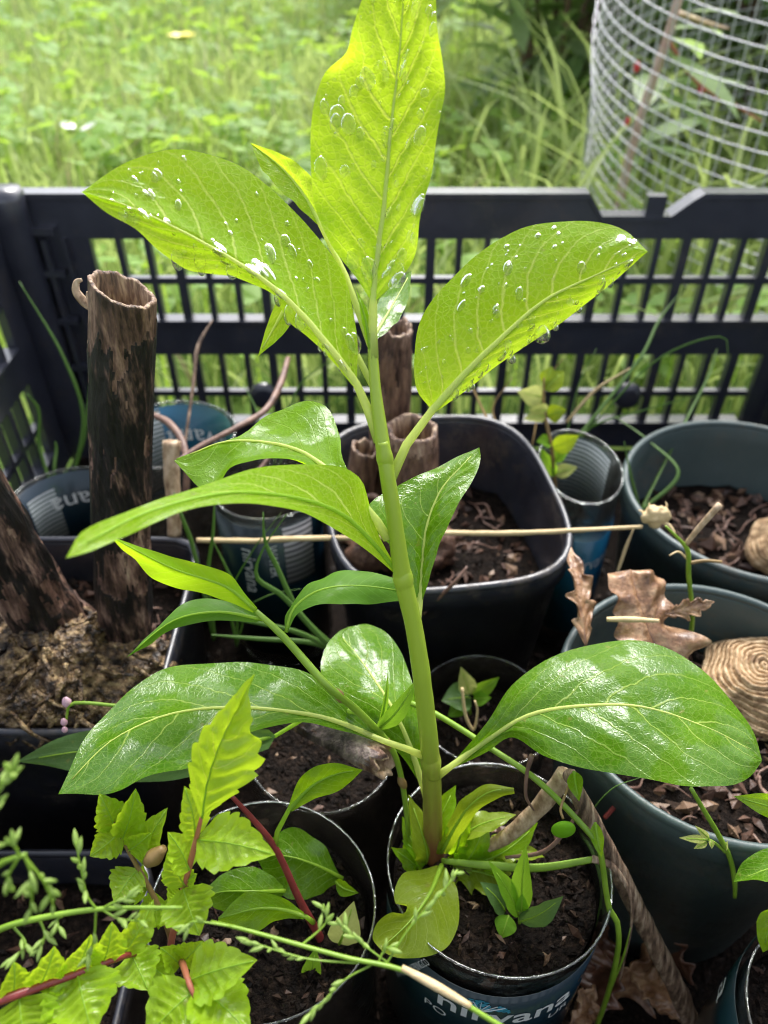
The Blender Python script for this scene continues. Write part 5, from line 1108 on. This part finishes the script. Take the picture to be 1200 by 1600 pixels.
for b, t, w_ in (((1105, 1312, .231), (1061, 1309, .228), 13), ((1108, 1310, .231), (1086, 1290, .228), 11), ((1105, 1316, .231), (1084, 1326, .229), 11), ((1112, 1312, .231), (1112, 1326, .229), 9), ((1130, 1330, .234), (1137, 1314, .232), 9)):
    sleaf(sr, 'pale', b, t, w_, 0, .05, n=14, nu=3, rib=.0002)
T('branch', sr, [(1134, 1332, .2345), (1112, 1314, .2315), (1098, 1311, .2305)], [.0005, .0004, .0003], M['green'], 6)
# seedling at the crumpled bottle
sx_ = thing('broad_leaved_seedling', 'seedling with broad glossy leaves in the crumpled bottle', 'seedling', P(1215, 1500, .248))
T('stem', sx_, [(1215, 1500, .25), (1222, 1430, .235), (1222, 1350, .222), (1220, 1290, .215)], [.0013, .0012, .001, .0006], M['green'], 8)
leaf(sx_, 'mid', [(1260, 1275, .212), (1210, 1262, .213), (1146, 1244, .214)], [(1255, 1265), (1205, 1240), (1146, 1244)], [(1255, 1290), (1200, 1278), (1146, 1244)], n=24, nu=5, rib=.0005, ribmat='veing')
leaf(sx_, 'mature', [(1280, 1345, .226), (1210, 1355, .225), (1146, 1378, .226)], [(1270, 1320, .228), (1200, 1325, .229), (1160, 1348, .228), (1146, 1378, .226)], [(1270, 1370, .222), (1200, 1375, .221), (1146, 1378, .226)], n=24, nu=6, rib=.0006, ribmat='veing')
leaf(sx_, 'mid', [(1250, 1400, .23), (1210, 1430, .23), (1192, 1488, .232)], [(1240, 1398), (1186, 1430), (1184, 1465), (1192, 1488)], [(1260, 1420), (1240, 1465), (1192, 1488)], n=24, nu=6, rib=.0006, ribmat='veing')
# ------------------------------------------------------------------ dead leaves and litter
def oakleaf(label, b, t, wpx, tilt, bend, m='oak', lob=(4, .75), curl=0):
    B = P(*b); o = sleaf(None, 'olive', b, t, wpx, tilt, bend, serr=lob, n=48, nu=8, rib=.0005, ribmat='veing', relief=.0016, ruf=.011, name='dead_leaf', curl=curl, peak=.5)
    o.data.materials.clear(); o.data.materials.append(M[m])
    for c_ in o.children: c_.data.materials.clear(); c_.data.materials.append(M['twig']); 
    sol = o.modifiers.new('thick', 'SOLIDIFY'); sol.thickness = .0004
    tag(o, label, 'leaf'); return o
leaf_o = leaf(None, 'olive', [(1062, 1060, .285), (1020, 1000, .283), (1000, 945, .284), (985, 890, .287)],
     [(1050, 1062), (990, 1055), (983, 1010), (985, 965), (965, 920), (955, 895), (985, 890)], [(1075, 1060), (1090, 1000), (1045, 965), (1042, 930), (1040, 900), (1010, 892), (985, 890)], n=48, nu=8, ruf=.013, relief=.0016, rib=.0005, ribmat='veing', name='dead_leaf', dl=-.008, dr=.006)
leaf_o.data.materials.clear(); leaf_o.data.materials.append(M['oak']); leaf_o.children[0].data.materials.clear(); leaf_o.children[0].data.materials.append(M['twig'])
tag(leaf_o, 'wet brown oak leaf standing inside the nearer green pot', 'leaf')
oakleaf('reddish brown curled leaf strip hanging over the green pot edge', (915, 1010, .288), (882, 868, .31), 40, 30, .1, curl=-.15)
oakleaf('brown leaf lobe lying on the rim between the green pots', (1040, 960, .283), (1115, 940, .281), 30, 10, .1)
LIT = [((905, 1420, .31), (1010, 1340, .31), 90, 0, .06, 'oakdark'), ((935, 1560, .30), (1050, 1480, .30), 110, 15, .06, 'oak'), ((960, 1480, .315), (930, 1600, .30), 100, -20, .06, 'oakdark'), ((1070, 1600, .29), (985, 1520, .30), 90, 10, .1, 'oak'), ((1020, 1420, .318), (1085, 1540, .30), 90, 10, .05, 'oakdark'), ((900, 1500, .30), (950, 1440, .305), 80, -10, .08, 'oakdark'), ((890, 1600, .285), (930, 1540, .29), 60, 0, .1, 'oak')]
for i, (b, t, wp, ti, be, m_) in enumerate(LIT):
    z = .0125+.0035*i; q = lambda a: (a[0], a[1], (CZ-z)/(SP-(800-a[1])/1200*CP))
    oakleaf(['dark wet leaf flat on the crate floor', 'pale brown leaf on the litter beside the dead stalk', 'dark brown leaf under the trailing vine', 'pale leaf with curled edge under the dead stalk', 'dark leaf between dead stalk and crumpled bottle', 'dark leaf pressed against the labelled bottle', 'small pale leaf at the foot of the vine'][i], q(b), q(t), wp, 50+ti*.3, be, m_, (3, .4))
# litter over the crate floor
V, Fc = [], []
rn = random.Random(77)
for _ in range(2600):
    p = Vector((rn.uniform(CR['x0']+.012, CR['x1']-.012), rn.uniform(CR['y0']+.012, CR['y1']-.012), .0094+rn.random()**2*.006)); l = rn.uniform(.002, .010)
    a = rn.uniform(0, 6.28); d = Vector((math.cos(a), math.sin(a), rn.uniform(-.2, .2))); e = d.cross(Vector((rn.uniform(-.4, .4), rn.uniform(-.4, .4), 1))).normalized(); u = e.cross(d); w_ = l*rn.uniform(.3, .7); k = len(V)
    V += [p-d*l/2, p+e*w_/2, p-e*w_/2, p+u*l*.12, p+d*l/2]; Fc += [(k, k+1, k+3), (k, k+3, k+2), (k+4, k+3, k+1), (k+4, k+2, k+3), (k, k+2, k+4, k+1)]
lo = mk('floor_litter', V, Fc, M['crumb'], smooth=False); lo['kind'] = 'stuff'; tag(lo, 'dark soil crumbs and litter covering the crate floor', 'litter')
V, Fc = [], []
n = 60
for j in range(n+1):
    for i in range(n+1):
        x = CR['x0']+.008+(CR['x1']-CR['x0']-.016)*i/n; y = CR['y0']+.008+(CR['y1']-CR['y0']-.016)*j/n
        V.append((x, y, .0094+.0010*noise.noise(Vector((x*60, y*60, 0)))))
Fc = [(j*(n+1)+i, j*(n+1)+i+1, (j+1)*(n+1)+i+1, (j+1)*(n+1)+i) for j in range(n) for i in range(n)]
o = mk('spilled_soil', V, Fc, M['soil']); o['kind'] = 'stuff'; tag(o, 'thin layer of spilled dark soil on the crate floor', 'soil')
# pebble in the red seedling's bottle
o = lump('pebble', None, P(418, 1582, .243), .0062, .0036, .0026, M['stone'], .18, 200, 20, 14); tag(o, 'flat grey pebble on the soil of the unlabelled bottle', 'pebble')
o = lump('pebble', None, P(848, 1462, .2475), .0042, .0036, .0022, M['twig'], .18, 200, 20, 14); tag(o, 'brown pebble on the soil beside the narrow-leaved sprout', 'pebble')
